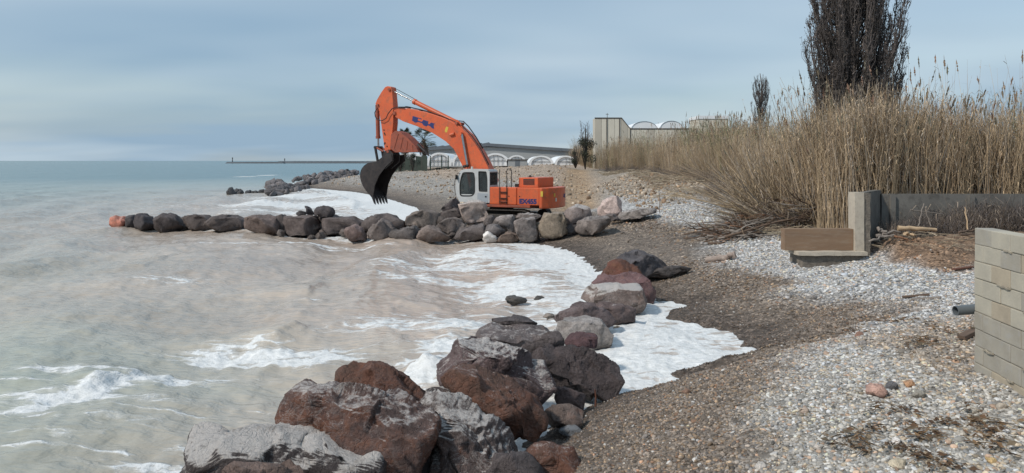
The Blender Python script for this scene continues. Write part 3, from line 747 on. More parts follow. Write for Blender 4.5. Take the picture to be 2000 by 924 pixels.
DK = (0.058, 0.050, 0.050); PU = (0.090, 0.066, 0.066); GR = (0.135, 0.118, 0.112); BR = (0.105, 0.062, 0.046); PK = (0.30, 0.245, 0.215); LG = (0.21, 0.195, 0.185)
GF_ = 'boulders of the near rock row'
near = [
 # outline in the photo, distance, colour, rust, crust, label, options
 ([(318,1010),(358,923),(406,851),(446,838),(538,823),(578,826),(613,841),(715,862),(768,868),(778,884),(774,960),(720,1080),(420,1090)], 8.5, DK, 0.05, 1.0, 'large dark slab boulder with a flat white-crusted top at the bottom left of the row', dict(thick=0.36, e=0.36, lean=0.0, cuts=3, rough=0.06, sub=6)),
 ([(430,960),(444,918),(462,897),(486,899),(520,908),(566,911),(594,926),(600,970),(520,1010)], 7.5, (0.13,0.095,0.08), 0.35, 0.2, 'brown rough boulder cut by the bottom edge before the white-topped slab', dict(thick=0.7)),
 ([(536,824),(540,800),(550,778),(574,770),(583,751),(596,742),(624,739),(650,746),(700,752),(780,768),(850,800),(880,822),(872,850),(840,900),(850,980),(700,960),(600,880)], 9.2, (0.085,0.058,0.052), 0.62, 0.55, 'broad red-brown boulder with pale crust and a dark hollow front, behind the slab', dict(thick=0.72, e=0.5, lean=0.1, rough=0.10, cuts=6, sub=6)),
 ([(650,752),(657,735),(672,720),(692,709),(718,704),(744,708),(766,720),(786,738),(806,760),(830,785),(845,815),(790,830),(720,800),(670,780)], 10.0, BR, 0.78, 0.25, 'rusty brown dome-shaped boulder at the crest of the row', dict(thick=0.8, rough=0.08, sub=6)),
 ([(806,762),(830,754),(852,757),(888,774),(930,798),(962,824),(1000,860),(1030,900),(1046,945),(1020,1010),(880,1030),(850,930),(860,850),(830,800)], 9.3, (0.075,0.058,0.054), 0.32, 0.72, 'dark ridged boulder with a white-streaked crest sloping right, above the hollow', dict(thick=0.7, e=0.5, lean=0.1, rough=0.10, cuts=7, sub=6)),
 ([(860,752),(880,724),(902,709),(928,718),(956,739),(998,760),(1024,778),(1056,802),(1072,824),(1066,844),(1040,861),(1008,866),(976,846),(946,818),(914,784),(888,768)], 10.4, BR, 0.74, 0.38, 'orange-brown oblong boulder lying aslant before the purple-grey one', dict(thick=0.95, rough=0.08, sub=6)),
 ([(852,738),(857,716),(884,690),(890,669),(900,657),(921,655),(944,664),(972,674),(1004,671),(1022,679),(1038,692),(1044,710),(1066,726),(1084,741),(1090,766),(1076,786),(1030,800),(960,790),(880,760)], 11.5, PU, 0.14, 0.70, 'big purple-grey boulder with whitish veins, third from the bottom of the row', dict(thick=0.8, rough=0.10, sub=6)),
 ([(1036,690),(1050,676),(1090,672),(1134,669),(1164,680),(1183,695),(1203,718),(1212,740),(1211,753),(1221,772),(1190,782),(1140,790),(1085,780),(1058,740)], 13.0, (0.046,0.037,0.037), 0.06, 0.14, 'massive almost black boulder standing in the white foam pocket', dict(thick=0.85, rough=0.075, sub=6)),
 ([(926,668),(934,642),(958,632),(1000,633),(1052,629),(1083,631),(1097,645),(1103,668),(1096,700),(1058,712),(1000,708),(950,690)], 13.9, (0.095,0.080,0.078), 0.03, 0.42, 'flat-topped grey slab boulder balanced above the purple-grey boulder', dict(thick=0.95, e=0.42, lean=0.05, rough=0.05, cuts=5)),
 ([(960,631),(976,619),(1005,614),(1031,620),(1050,631),(1006,636)], 14.5, DK, 0.05, 0.15, 'low dark cap stone on top of the flat grey slab', dict(thick=1.0, sub=4)),
 ([(1084,624),(1094,618),(1136,615),(1174,618),(1186,632),(1199,656),(1198,680),(1168,690),(1120,686),(1090,664)], 16.8, LG, 0.0, 0.35, 'light grey block boulder with a pale top band at the edge of the foam', dict(thick=0.85, e=0.45, lean=0.05, cuts=6, rough=0.05)),
 ([(1102,650),(1122,647),(1160,648),(1168,660),(1166,678),(1136,684),(1106,674)], 14.6, (0.075,0.045,0.048), 0.35, 0.05, 'small maroon boulder between the black boulder and the light grey block', dict(thick=0.9, sub=4)),
 ([(1080,624),(1094,609),(1114,601),(1132,590),(1152,588),(1172,604),(1192,620),(1205,642),(1180,646),(1120,636)], 17.9, (0.105,0.082,0.080), 0.08, 0.25, 'dark mauve pointed boulder behind the light grey block', dict(thick=0.85)),
 ([(1156,602),(1166,589),(1196,588),(1226,592),(1239,605),(1243,626),(1226,638),(1198,642),(1176,622)], 18.9, (0.12,0.092,0.088), 0.15, 0.35, 'rounded mauve-grey boulder at the water on the pocket side', dict(thick=0.9)),
 ([(1134,592),(1142,566),(1152,555),(1182,551),(1240,555),(1254,562),(1264,586),(1264,606),(1240,613),(1206,606),(1166,600)], 20.4, (0.15,0.118,0.105), 0.10, 0.95, 'large boulder with a broad cream-coloured flat top', dict(thick=0.9, e=0.42, lean=0.05, rough=0.045, cuts=5)),
 ([(1152,558),(1164,544),(1186,534),(1226,530),(1252,531),(1270,550),(1282,576),(1281,598),(1256,606),(1200,590)], 21.9, (0.125,0.075,0.075), 0.35, 0.30, 'pinkish mauve boulder just behind the cream-topped one', dict(thick=0.85)),
 ([(1170,544),(1179,520),(1191,507),(1216,505),(1242,516),(1262,534),(1262,556),(1210,562),(1180,556)], 23.4, (0.17,0.07,0.05), 0.85, 0.22, 'rust-red boulder near the far end of the row', dict(thick=0.9)),
 ([(1201,509),(1212,494),(1240,487),(1272,496),(1299,514),(1302,530),(1272,546),(1250,542),(1226,526)], 24.6, (0.066,0.062,0.066), 0.0, 0.16, 'charcoal grey boulder at the far end of the row', dict(thick=0.95, rough=0.09)),
 ([(1258,540),(1275,524),(1310,519),(1346,518),(1352,526),(1316,536),(1282,546)], 24.4, (0.058,0.052,0.05), 0.0, 0.05, 'long low dark stone on the gravel beside the charcoal boulder', dict(thick=0.8, sub=4)),
 ([(1062,808),(1085,788),(1108,792),(1133,806),(1141,818),(1127,834),(1090,842),(1070,834)], 10.9, (0.105,0.082,0.072), 0.25, 0.1, 'small brown-grey boulder wedged at the foot of the orange-brown one', dict(thick=0.9, sub=4)),
 ([(1082,760),(1105,754),(1130,766),(1144,782),(1142,806),(1118,810),(1092,796)], 11.9, (0.075,0.055,0.052), 0.2, 0.05, 'dark brown small boulder tucked under the black one', dict(thick=0.9, sub=4)),
 ([(1022,870),(1040,861),(1076,869),(1121,874),(1132,890),(1142,930),(1120,990),(1060,970),(1040,920)], 8.9, (0.11,0.068,0.052), 0.72, 0.38, 'reddish split boulder at the bottom edge beside the shingle', dict(thick=0.85, sub=4)),
 ([(960,905),(1000,880),(1040,900),(1070,940),(1080,1000),(980,1020),(940,960)], 8.6, (0.065,0.055,0.055), 0.15, 0.2, 'dark boulder at the bottom edge between the ridged and the reddish boulder', dict(thick=0.85, sub=4)),
 ([(780,880),(820,868),(860,900),(880,960),(860,1010),(790,1000),(772,930)], 9.0, (0.030,0.026,0.026), 0.0, 0.0, 'stone painted as the dark shade in the hollow under the red-brown boulder', dict(thick=0.7, sub=4)),  # shade of the hollow front, put into a near-black stone colour
 ([(1090,840),(1104,832),(1124,828),(1142,834),(1142,846),(1120,853),(1098,852)], 10.6, (0.15,0.16,0.17), 0.0, 0.1, 'smooth blue-grey flat stone at the edge of the shingle', dict(thick=1.0, sub=3, cuts=5)),
 ([(1136,862),(1150,850),(1186,852),(1216,862),(1200,874),(1156,872)], 10.0, (0.10,0.078,0.072), 0.1, 0.05, 'flat brownish stone half sunk in the near shingle', dict(thick=0.9, sub=3, cuts=5)),
 ([(1254,822),(1262,796),(1274,785),(1290,796),(1308,818),(1300,828),(1268,828)], 11.5, (0.15,0.118,0.11), 0.1, 0.1, 'lone pyramid-shaped stone with a white vein on the shingle', dict(thick=0.9, sub=4, rough=0.03, cuts=6)),
 ([(1212,822),(1222,804),(1236,812),(1238,826),(1222,828)], 11.3, (0.30,0.17,0.08), 0.3, 0.0, 'little orange-brown stone left of the pyramid-shaped one', dict(thick=0.9, sub=3, cuts=5)),
 ([(986,592),(990,579),(1006,576),(1026,579),(1030,590),(1012,597)], 21.8, (0.085,0.078,0.07), 0.0, 0.1, 'small dark stone alone in the surf left of the row', dict(thick=0.9, sub=3)),
 ([(1040,588),(1052,577),(1062,578),(1066,587),(1050,593)], 22.4, (0.08,0.075,0.07), 0.0, 0.1, 'tiny dark stone in the surf near the lone stone', dict(thick=0.9, sub=3)),
 ([(1060,618),(1070,611),(1080,613),(1084,622),(1070,626)], 18.4, (0.22,0.19,0.165), 0.0, 0.2, 'small pale stone in the surf left of the pointed boulder', dict(thick=0.9, sub=3)),
 ([(1196,642),(1206,636),(1220,640),(1216,646),(1200,648)], 18.4, (0.36,0.28,0.2), 0.0, 0.1, 'small cream stone awash in the foam pocket', dict(thick=0.9, sub=3)),
]
for poly, Y, col, rust, crust, lab, opt in near:
    make_rock(poly, Y, col, rust, crust, lab, GF_, **opt)

GJ = 'boulders of the far jetty'
J = dict(sub=4, thick=0.95, lean=0.05, rough=0.06, e=0.42, cuts=4, flatk=0.97, cells=13)
GD = (0.085, 0.072, 0.068); GM = (0.125, 0.108, 0.10)
jet = [
 ([(213,431),(217,423),(230,420),(245,421),(255,430),(251,447),(235,450),(219,448)], 46.0, (0.42,0.17,0.12), 0.0, 0.4, 'pinkish red boulder at the outer tip of the far jetty'),
 ([(243,448),(249,430),(258,421),(268,419),(274,432),(272,450)], 45.6, (0.055,0.050,0.052), 0, 0, 'narrow black boulder next to the red tip'),
 ([(260,450),(268,418),(285,416),(302,419),(306,436),(303,450)], 45.2, (0.060,0.054,0.056), 0, 0.05, 'second black boulder from the red tip of the jetty'),
 ([(298,450),(303,420),(325,415),(345,416),(356,425),(362,442),(350,453),(328,456)], 44.6, (0.066,0.056,0.055), 0, 0.05, 'large black boulder with vertical grooves, third from the red tip'),
 ([(356,450),(360,430),(372,418),(396,419),(416,422),(424,440),(420,452)], 44.2, GD, 0, 0.1, 'dark grey sloping boulder, fifth from the red tip of the jetty'),
 ([(398,452),(405,425),(425,419),(460,418),(476,421),(484,436),(479,452),(440,454)], 43.4, GD, 0.1, 0.1, 'wide grey-brown boulder with the white splash at its right foot'),
 ([(476,446),(482,422),(500,418),(526,419),(541,432),(549,451),(545,463),(518,462)], 42.0, (0.115,0.09,0.08), 0.1, 0.1, 'brownish flat-topped boulder behind the white splash'),
 ([(534,444),(540,423),(556,418),(562,426),(556,448),(546,452)], 42.6, GD, 0, 0.1, 'narrow grey boulder squeezed left of the big block'),
 ([(540,455),(547,448),(556,453),(554,463),(543,463)], 40.9, GM, 0, 0, 'small round stone at the foot of the big block'),
 ([(551,458),(554,436),(562,422),(586,419),(613,420),(621,428),(626,446),(624,463),(560,465)], 41.3, (0.092,0.076,0.072), 0, 0.08, 'big flat-fronted block boulder at the middle of the jetty'),
 ([(595,402),(604,404),(614,417),(612,421),(599,421)], 41.6, (0.045,0.04,0.042), 0, 0, 'dark upright splinter stone on top of the big block'),
 ([(578,416),(588,411),(598,413),(600,420),(582,422)], 41.7, (0.06,0.055,0.055), 0, 0, 'flat dark stone on the big block left of the splinter'),
 ([(613,416),(621,406),(635,401),(650,404),(655,419),(645,426),(620,424)], 41.5, (0.052,0.045,0.046), 0, 0.05, 'rounded dark boulder perched on top of the jetty'),
 ([(619,426),(640,420),(680,419),(706,422),(715,430),(708,446),(692,459),(625,462)], 41.4, (0.098,0.082,0.078), 0, 0.2, 'long grey slab boulder right of the big block'),
 ([(702,442),(712,430),(730,419),(756,416),(776,421),(787,432),(795,446),(770,453),(720,454)], 41.0, GD, 0, 0.1, 'dark humped boulder behind the peaked one'),
 ([(671,454),(675,445),(690,438),(701,437),(710,448),(718,462),(715,470),(684,473),(676,466)], 39.6, (0.165,0.125,0.115), 0.1, 0.1, 'small pinkish mottled boulder at the water, left of the peaked one'),
 ([(716,454),(730,440),(748,426),(763,435),(777,450),(773,468),(735,473),(720,468)], 39.2, GM, 0, 0.15, 'peaked grey boulder in the front row of the jetty'),
 ([(758,471),(764,455),(780,446),(800,440),(818,440),(823,467),(790,474)], 38.6, (0.10,0.09,0.085), 0, 0.1, 'dark grey wedge boulder right of the peaked one'),
 ([(812,469),(819,450),(830,440),(846,439),(862,450),(880,466),(870,473),(830,474)], 38.4, (0.165,0.135,0.12), 0.1, 0.15, 'brown-grey pebbly boulder in the front row below the digger bucket arm'),
 ([(790,444),(799,420),(820,411),(841,409),(857,415),(864,426),(852,441),(815,446)], 40.4, (0.13,0.112,0.10), 0.05, 0.15, 'large grey-brown boulder behind the pebbly one'),
 ([(850,442),(862,431),(880,424),(900,427),(910,440),(897,458),(880,462),(862,454)], 39.4, GM, 0, 0.2, 'grey lens-shaped boulder with a dark slit below the pale boulder'),
 ([(858,424),(870,411),(895,406),(903,424),(888,434),(862,434)], 40.6, GD, 0, 0.1, 'dark boulder wedged left of the pale boulder'),
 ([(861,410),(874,398),(892,386),(899,399),(896,414),(875,420)], 41.2, (0.07,0.06,0.06), 0, 0.1, 'dark pointed boulder in front of the cab of the digger'),
 ([(894,398),(900,393),(925,390),(941,392),(946,405),(955,426),(946,434),(912,440),(905,427)], 40.0, PK, 0.0, 0.55, 'pale pinkish rough boulder in front of the digger cab'),
 ([(882,465),(899,450),(925,436),(946,434),(950,463),(920,470)], 38.6, (0.10,0.088,0.085), 0, 0.12, 'dark grey sloping boulder below the pale boulder'),
 ([(943,434),(960,419),(970,425),(968,446),(952,458),(945,448)], 39.4, (0.085,0.075,0.073), 0, 0.3, 'narrow dark boulder right of the pale boulder'),
 ([(946,452),(958,440),(970,437),(987,452),(982,464),(954,464)], 38.0, (0.11,0.10,0.098), 0, 0.1, 'small grey boulder in the front row near the white stone'),
 ([(942,470),(945,456),(953,451),(963,461),(970,473),(955,476)], 37.5, (0.55,0.54,0.52), 0, 0.5, 'small white stone at the foot of the jetty'),
 ([(960,440),(970,424),(981,419),(1004,419),(1010,440),(1003,456),(985,454),(968,444)], 39.0, (0.17,0.15,0.14), 0, 0.4, 'light grey boulder under the front of the digger'),
 ([(968,472),(984,456),(1000,452),(1017,461),(1016,474),(990,478)], 37.6, (0.14,0.105,0.085), 0.15, 0.05, 'low brown rubble stone in the sand at the foot of the jetty'),
 ([(1003,429),(1020,423),(1044,426),(1048,446),(1053,468),(1035,474),(1016,472),(1007,452)], 37.3, (0.15,0.13,0.12), 0, 0.35, 'upright grey block boulder standing in the sand'),
 ([(1003,427),(1020,417),(1042,415),(1058,420),(1050,432),(1010,432)], 39.0, GM, 0, 0.4, 'flat grey boulder behind the upright block'),
 ([(1042,444),(1054,426),(1070,415),(1095,416),(1105,430),(1109,457),(1086,466),(1058,463)], 37.4, (0.20,0.165,0.125), 0.05, 0.3, 'big tan-grey boulder with slanting ridges right of the upright block'),
 ([(1095,424),(1113,402),(1135,398),(1153,404),(1157,416),(1142,434),(1112,442),(1100,436)], 38.4, (0.19,0.16,0.15), 0, 0.5, 'light grey boulder in two lobes behind the counterweight'),
 ([(1122,444),(1135,428),(1160,421),(1182,421),(1194,430),(1164,453),(1140,459),(1126,452)], 36.8, (0.14,0.122,0.112), 0, 0.25, 'rounded grey boulder half buried at the landward end of the jetty'),
 ([(1166,418),(1178,400),(1190,385),(1205,382),(1214,395),(1216,417),(1196,428)], 40.5, (0.42,0.34,0.31), 0, 0.4, 'pale pink crumbly boulder at the root of the jetty'),
 ([(1180,428),(1186,418),(1200,417),(1208,426),(1196,432)], 39.0, (0.12,0.105,0.10), 0, 0.1, 'small dark stone below the pale pink boulder'),
 ([(1204,432),(1214,415),(1240,407),(1279,404),(1283,415),(1252,426)], 39.4, (0.165,0.15,0.14), 0, 0.4, 'long flat grey boulder on the shingle beside the pink one'),
 ([(1098,452),(1108,436),(1126,438),(1132,456),(1112,462)], 37.9, (0.07,0.065,0.065), 0, 0, 'dark stone painted as the shadowed gap right of the tan-grey one'),  # dark colour stands in for the shadowed recess between the stones
]
for poly, Y, col, rust, crust, lab in jet:
    make_rock(poly, Y, col, rust, min(1, crust+0.14), lab, GJ, **J)

# unseen core of the jetty so that it stands as a heap and not a row
rs = np.random.RandomState(41)
lib = []
for k in range(8):
    an = np.sort(rs.uniform(0, 2*np.pi, 9)); r = rs.uniform(0.75, 1.1, 9)
    P, Fc, c = warp_rock([(math.cos(t)*q, 0.75*math.sin(t)*q) for t, q in zip(an, r)], 3, 0.85, 0.5, 0.1, 50+k, 0.06, 5, 0.0, 0.97, 12)
    me = big_mesh('boulder', P, Fc); me.materials.append(ROCK); lib.append(me)
def lib_rock(x, y, zc, s, col, label, group, crust=0.1, rust=0.0, name='boulder'):
    o = link(name, lib[rs.randint(len(lib))], None, None, (x, y, zc), (rs.uniform(-0.4, 0.4), rs.uniform(-0.4, 0.4), rs.uniform(0, 6.28)))
    o.scale = (s*rs.uniform(0.85, 1.2), s*rs.uniform(0.85, 1.2), s*rs.uniform(0.7, 1.0))
    o.color = (*col, 1); o['rust'] = rust; o['crust'] = crust
    tag(o, label, 'boulder', group); return o
for k in range(24):
    t = k/23.0
    x = -23+t*24; y = np.interp(x, [-24, -12.5, -6.5, 2], [46.6, 43.2, 41.4, 40.6])
    lib_rock(x, y+rs.uniform(-0.2, 0.5), 0.02, rs.uniform(0.75, 0.98), (0.08, 0.07, 0.068), 'dark boulder mostly hidden behind the '+('outer' if x < -15 else ('middle' if x < -7 else 'landward'))+' third of the jetty', 'boulders at the back of the far jetty', 0.1)

for k in range(44):
    x = rs.uniform(-22, 3.0); yf = np.interp(x, [-24.5, -18, -12.5, -6.5, -1.0, 2.5], [45.6, 44.6, 41.2, 38.9, 38.3, 37.2])
    yy = yf+rs.uniform(-0.25, 1.6); zz = rs.uniform(-0.05, 0.25)+max(0, yy-yf-0.4)*rs.uniform(0.3, 1.0)
    g_ = rs.uniform(0.7, 1.5)
    lib_rock(x, yy, min(zz, 1.35), rs.uniform(0.20, 0.42), (0.105*g_, 0.09*g_, 0.083*g_), 'small grey stone wedged in the '+('outer' if x < -15 else ('middle' if x < -7 else 'landward'))+' third of the far jetty', 'small stones wedged in the far jetty', 0.2, name='stone')
# second rock row, far off up the coast
far_rocks = [(452,377),(463,376),(470,378),(485,377),(498,377),(512,376)]
for k, (px, py) in enumerate(far_rocks):
    p = px_on(px, py+2)
    lib_rock(p.x, p.y, 0.1, 0.6 if k not in (0, 1) else 0.85, (0.05, 0.052, 0.055), ['black stone at the seaward end of the distant rock row', 'pointed black stone awash beyond the jetty, second from the sea', 'small black stone awash beyond the jetty', 'low black stone awash beyond the jetty, before the distant row', 'small dark stone touching the distant rock row', 'dark stone where the distant rock row meets the surf'][k], 'stones awash off the distant row', 0.0)
line = [(522, 380, 0.2), (545, 374, 0.6), (575, 368, 0.9), (605, 358, 1.1), (640, 350, 1.2), (680, 343, 1.3)]
for k in range(100):
    t = rs.uniform(0, 1)**0.8
    px = 520+t*175+rs.uniform(-6, 6)
    top = np.interp(px, [515, 530, 600, 690], [362, 356, 343, 334]); bot = np.interp(px, [515, 560, 650, 690], [381, 378, 352, 342])
    py = rs.uniform(top, bot)
    u_ = (bot-py)/max(bot-top, 1)
    zc = 0.15+1.0*u_
    Y = depth_for(py+2, zc)
    Y = min(Y, 210)
    p = px_at(px, py, Y)
    shade = rs.uniform(0.7, 1.5); sz = rs.uniform(0.40, 0.95)
    lib_rock(p.x, Y, p.z-0.1, sz*(1+0.3*(Y > 120)), (0.085*shade, 0.08*shade, 0.082*shade), ('larger' if sz > 0.75 else 'smaller')+' grey boulder in the '+('seaward' if px < 575 else ('middle' if px < 635 else 'landward'))+' third of the distant rock row', 'boulders of the distant rock row', 0.25)
# ---------------------------------------------------------------- excavator
ORANGE = simple('orange_paint', (0.64, 0.120, 0.040), (0.56, 0.100, 0.036), 1.2, 0.42, 0.05, 40, 0.004, dirt=(0.22, 0.105, 0.065), dirt_amt=0.6)
_nt = ORANGE.node_tree; _b = next(n for n in _nt.nodes if n.type == 'BSDF_PRINCIPLED')
_src = _b.inputs['Base Color'].links[0].from_socket
_v = coords(_nt, (5.0, 5.0, 0.9)); _w = coords(_nt, (1, 1, 1))
_str = ramp(_nt, noise(_nt, _v, 2.2, 6, 0.7, 0.3), [(0.50, 0.0), (0.75, 0.45)])
_c = mixc(_nt, _str, _src, (0.27, 0.115, 0.065))
_c = mixc(_nt, ramp(_nt, noise(_nt, _w, 9.0, 6, 0.75), [(0.60, 0.0), (0.70, 0.7)]), _c, (0.12, 0.075, 0.055))
_c = mixc(_nt, ramp(_nt, noise(_nt, _w, 0.7, 3, 0.5), [(0.35, 0.0), (0.7, 0.3)]), _c, (0.62, 0.15, 0.06))
_nt.links.new(_c, _b.inputs['Base Color'])
ORANGE_D = simple('worn_red_paint', (0.36, 0.085, 0.045), (0.24, 0.07, 0.045), 2.0, 0.65, 0.2, 30, 0.01, dirt=(0.09, 0.05, 0.04), dirt_amt=0.6)
CABGREY = simple('cab_pale_grey_paint', (0.50, 0.51, 0.51), (0.44, 0.45, 0.45), 1.5, 0.4, 0.03, 40, 0.003, dirt=(0.3, 0.28, 0.25), dirt_amt=0.3)
DOORGREY = simple('cab_door_grey_paint', (0.34, 0.37, 0.40), (0.30, 0.33, 0.36), 1.5, 0.45, 0.03, 40, 0.003)
STEEL = simple('dark_bucket_steel', (0.026, 0.023, 0.024), (0.050, 0.043, 0.042), 2.5, 0.5, 0.3, 25, 0.012, metal=0.25, dirt=(0.10, 0.075, 0.06), dirt_amt=0.3)
BLACK = simple('black_rubber', (0.016, 0.016, 0.017), (0.03, 0.029, 0.028), 5, 0.6, 0.1, 30, 0.005)
UNDER = simple('dusty_undercarriage', (0.035, 0.033, 0.032), (0.085, 0.073, 0.062), 3, 0.7, 0.3, 20, 0.01)
CHROME = simple('chromed_rod', (0.42, 0.42, 0.42), (0.32, 0.32, 0.32), 4, 0.18, 0.0, metal=0.9)
BLUE = simple('blue_lettering', (0.022, 0.030, 0.12), (0.026, 0.036, 0.14), 5, 0.5, 0.0)
YELLOW = simple('yellow_sticker', (0.62, 0.44, 0.06), (0.5, 0.36, 0.06), 5, 0.5, 0.0)
WHITE = simple('white_sticker', (0.6, 0.58, 0.52), (0.5, 0.48, 0.45), 5, 0.5, 0.0)
m, nt, b, out = new_mat('cab_glass')
b.inputs['Base Color'].default_value = (0.10, 0.115, 0.12, 1); b.inputs['Roughness'].default_value = 0.04
tr = N(nt, 'ShaderNodeBsdfTransparent'); tr.inputs[0].default_value = (0.52, 0.56, 0.56, 1)
mx = N(nt, 'ShaderNodeMixShader'); mx.inputs[0].default_value = 0.28
vv = coords(nt); f_ = ramp(nt, noise(nt, vv, 3, 3), [(0.3, 0.22), (0.7, 0.36)])
nt.links.new(f_, mx.inputs[0])
nt.links.new(tr.outputs[0], mx.inputs[1]); nt.links.new(b.outputs[0], mx.inputs[2]); nt.links.new(mx.outputs[0], out.inputs[0])
GLASS = m

TH = math.radians(26)
EO = Vector((-0.63, 44.5, 0.42))
FW = Vector((-math.cos(TH), math.sin(TH), 0)); LF = Vector((-math.sin(TH), -math.cos(TH), 0))
def eu(px, py, w):
    """photo position on the machine's upright plane w -> (u, z)"""
    dirv = Vector(((px-1000)/FPX, 1.0, -(py-HZ)/FPX)); c = Vector((0, 0, HC))-EO
    t = (w-c.dot(LF))/dirv.dot(LF)
    p = c+dirv*t
    return (p.dot(FW), p.z)
def ep(l, w): return [eu(x, y, w) for x, y in l]

ex = empty('excavator', EO, math.pi-TH)
tag(ex, 'orange crawler excavator with raised boom and hanging bucket behind the boulders of the jetty', 'excavator')

# crawler tracks
for side in (-1, 1):
    wc_ = 1.33*side
    pth = []
    for k in range(9): pth.append((2.15+0.46*math.sin(math.pi*k/8), 0.47+0.46*math.cos(math.pi*k/8)))
    for k in range(9): pth.append((-2.15-0.46*math.sin(math.pi*k/8), 0.47-0.46*math.cos(math.pi*k/8)))
    # walk the loop and set a shoe every 0.19 m
    P2 = pth+[pth[0]]
    seg = [math.dist(P2[i], P2[i+1]) for i in range(len(P2)-1)]; tot = sum(seg)
    nshoe = int(tot/0.19)
    mb = MB()
    for k in range(nshoe):
        s_ = tot*k/nshoe; i = 0
        while s_ > seg[i]: s_ -= seg[i]; i += 1
        f_ = s_/seg[i]
        u_ = P2[i][0]+(P2[i+1][0]-P2[i][0])*f_; z_ = P2[i][1]+(P2[i+1][1]-P2[i][1])*f_
        ang = math.atan2(P2[i+1][1]-P2[i][1], P2[i+1][0]-P2[i][0])
        M = Matrix.Translation((u_, wc_, z_)) @ Matrix.Rotation(-ang, 4, 'Y')
        mb.box(-0.088, 0.088, -0.32, 0.32, -0.022, 0.022, M)
        mb.box(-0.080, -0.058, -0.32, 0.32, 0.022, 0.055, M)
    tr_ = mb.build('track', UNDER, ex)
    mb = MB(); mb.prism([(-2.0, 0.28), (2.0, 0.28), (2.1, 0.5), (1.6, 0.68), (-1.6, 0.68), (-2.1, 0.5)], wc_-0.2, wc_+0.2)
    mb.build('track_frame', UNDER, tr_, bevel=0.02)
    for u_ in (-1.5, -1.0, -0.5, 0, 0.5, 1.0, 1.5):
        MB().tube([(u_, wc_-0.24, 0.2), (u_, wc_+0.24, 0.2)], 0.13, 12).build('roller', BLACK, tr_)
    MB().tube([(-2.15, wc_-0.1, 0.47), (-2.15, wc_+0.1, 0.47)], 0.40, 16).build('sprocket', UNDER, tr_)
    MB().tube([(2.15, wc_-0.1, 0.47), (2.15, wc_+0.1, 0.47)], 0.40, 16).build('idler', UNDER, tr_)
MB().box(-1.1, 1.1, -1.1, 1.1, 0.45, 0.85).build('carbody', UNDER, ex, bevel=0.05)
MB().tube([(0, 0, 0.8), (0, 0, 1.12)], 0.72, 28).build('slew_ring', BLACK, ex)

# upper frame and house
zb = eu(1000, 401, 1.55)[1]; zt = eu(1000, 366, 1.55)[1]
zf = zb-0.13
mb = MB(); mb.box(-2.6, 1.35, -1.5, 1.58, zf, zb+0.02)
mb.build('deck', ORANGE_D, ex, bevel=0.025)
mb = MB(); mb.box(-2.2, 1.7, -0.7, 0.7, 1.0, zf)
mb.build('main_frame', BLACK, ex, bevel=0.02)
uL = eu(955, 380, 1.56)[0]; uS = eu(1009, 380, 1.56)[0]; uC = eu(1053, 380, 1.56)[0]
mb = MB(); mb.box(uS+0.015, uL, 0.75, 1.54, zb+0.02, zt)
tank = mb.build('side_box', ORANGE, ex, bevel=0.07, segs=3)
mb = MB(); mb.box(uC+0.012, uS-0.015, -1.45, 1.54, zb+0.02, zt-0.01)
eng = mb.build('engine_house', ORANGE, ex, bevel=0.05, segs=3)
mb = MB(); mb.box(uS+0.015, uL+0.9, -1.5, -0.75, zb+0.02, zt-0.1)
mb.build('far_side_box', ORANGE, ex, bevel=0.06, segs=3)
mb = MB(); mb.tube([(uS+0.5, 1.53, (zb+zt)/2), (uS+0.5, 1.56, (zb+zt)/2)], 0.035, 10); mb.build('lock', BLACK, tank)
mb = MB(); mb.tube([(uS-0.18, 1.53, (zb+zt)/2), (uS-0.18, 1.56, (zb+zt)/2)], 0.035, 10); mb.build('lock', BLACK, eng)
# counterweight, curved at the tail
outl = []
w_ = 1.60
outl += [(uC, w_), (uC-0.18, w_)]
for k in range(1, 10):
    t = k/10.0
    outl.append((uC-0.18-0.62*math.sin(math.pi*t)**0.8*0.62-0.12, w_-2*w_*t))
outl += [(uC-0.18, -w_), (uC, -w_)]
mb = MB(); n_ = len(outl); z0, z1 = zf-0.02, zt+0.0
V = [(p[0], p[1], z0) for p in outl]+[(p[0], p[1], z1) for p in outl]
F = [tuple(range(n_)), tuple(range(2*n_-1, n_-1, -1))]+[(i, n_+i, n_+(i+1) % n_, (i+1) % n_) for i in range(n_)]
mb.add(V, F); cw = mb.build('counterweight', ORANGE, ex, bevel=0.07, segs=3)
def on_tail(w, du=0.004):
    pts = sorted(outl[1:-1], key=lambda p: p[1])
    return float(np.interp(w, [p[1] for p in pts], [p[0] for p in pts]))-du
# hood
uh0, zh1 = eu(1013, 348, 0.95); uh1 = eu(1051, 348, 0.95)[0]
hood_top = eu(1030, 347, 0.95)[1]
mb = MB(); mb.box(uh1, uh0, -1.35, 0.95, zt-0.02, hood_top)
hood = mb.build('engine_hood', ORANGE, ex, bevel=0.05, segs=3)
hv0 = eu(1022, 352, 0.95)[0]; hv1 = eu(1044, 352, 0.95)[0]
MB().box(hv1, hv0, 0.935, 0.956, zt+0.13, hood_top-0.08).build('vent', BLACK, hood, bevel=0.01)
for k in range(5):
    zz = zt+0.16+k*0.055
    MB().box(hv1+0.03, hv0-0.03, 0.955, 0.975, zz, zz+0.02).build('louvre', ORANGE_D, hood)
MB().tube([(uh0+0.3, 0.35, zt-0.1), (uh0+0.3, 0.35, zt+0.12)], 0.10, 14).build('filler_cap', ORANGE_D, ex)
MB().tube([(uh0+0.05, -0.4, zt-0.1), (uh0+0.05, -0.4, zt+0.42), (uh0-0.16, -0.4, zt+0.62)], [0.075, 0.075, 0.085], 12).build('exhaust', BLACK, ex)
MB().tube([(uS+0.5, 0.3, zt-0.15), (uS+0.5, 0.3, zt+0.16)], 0.2, 16).build('air_filter', BLACK, ex)
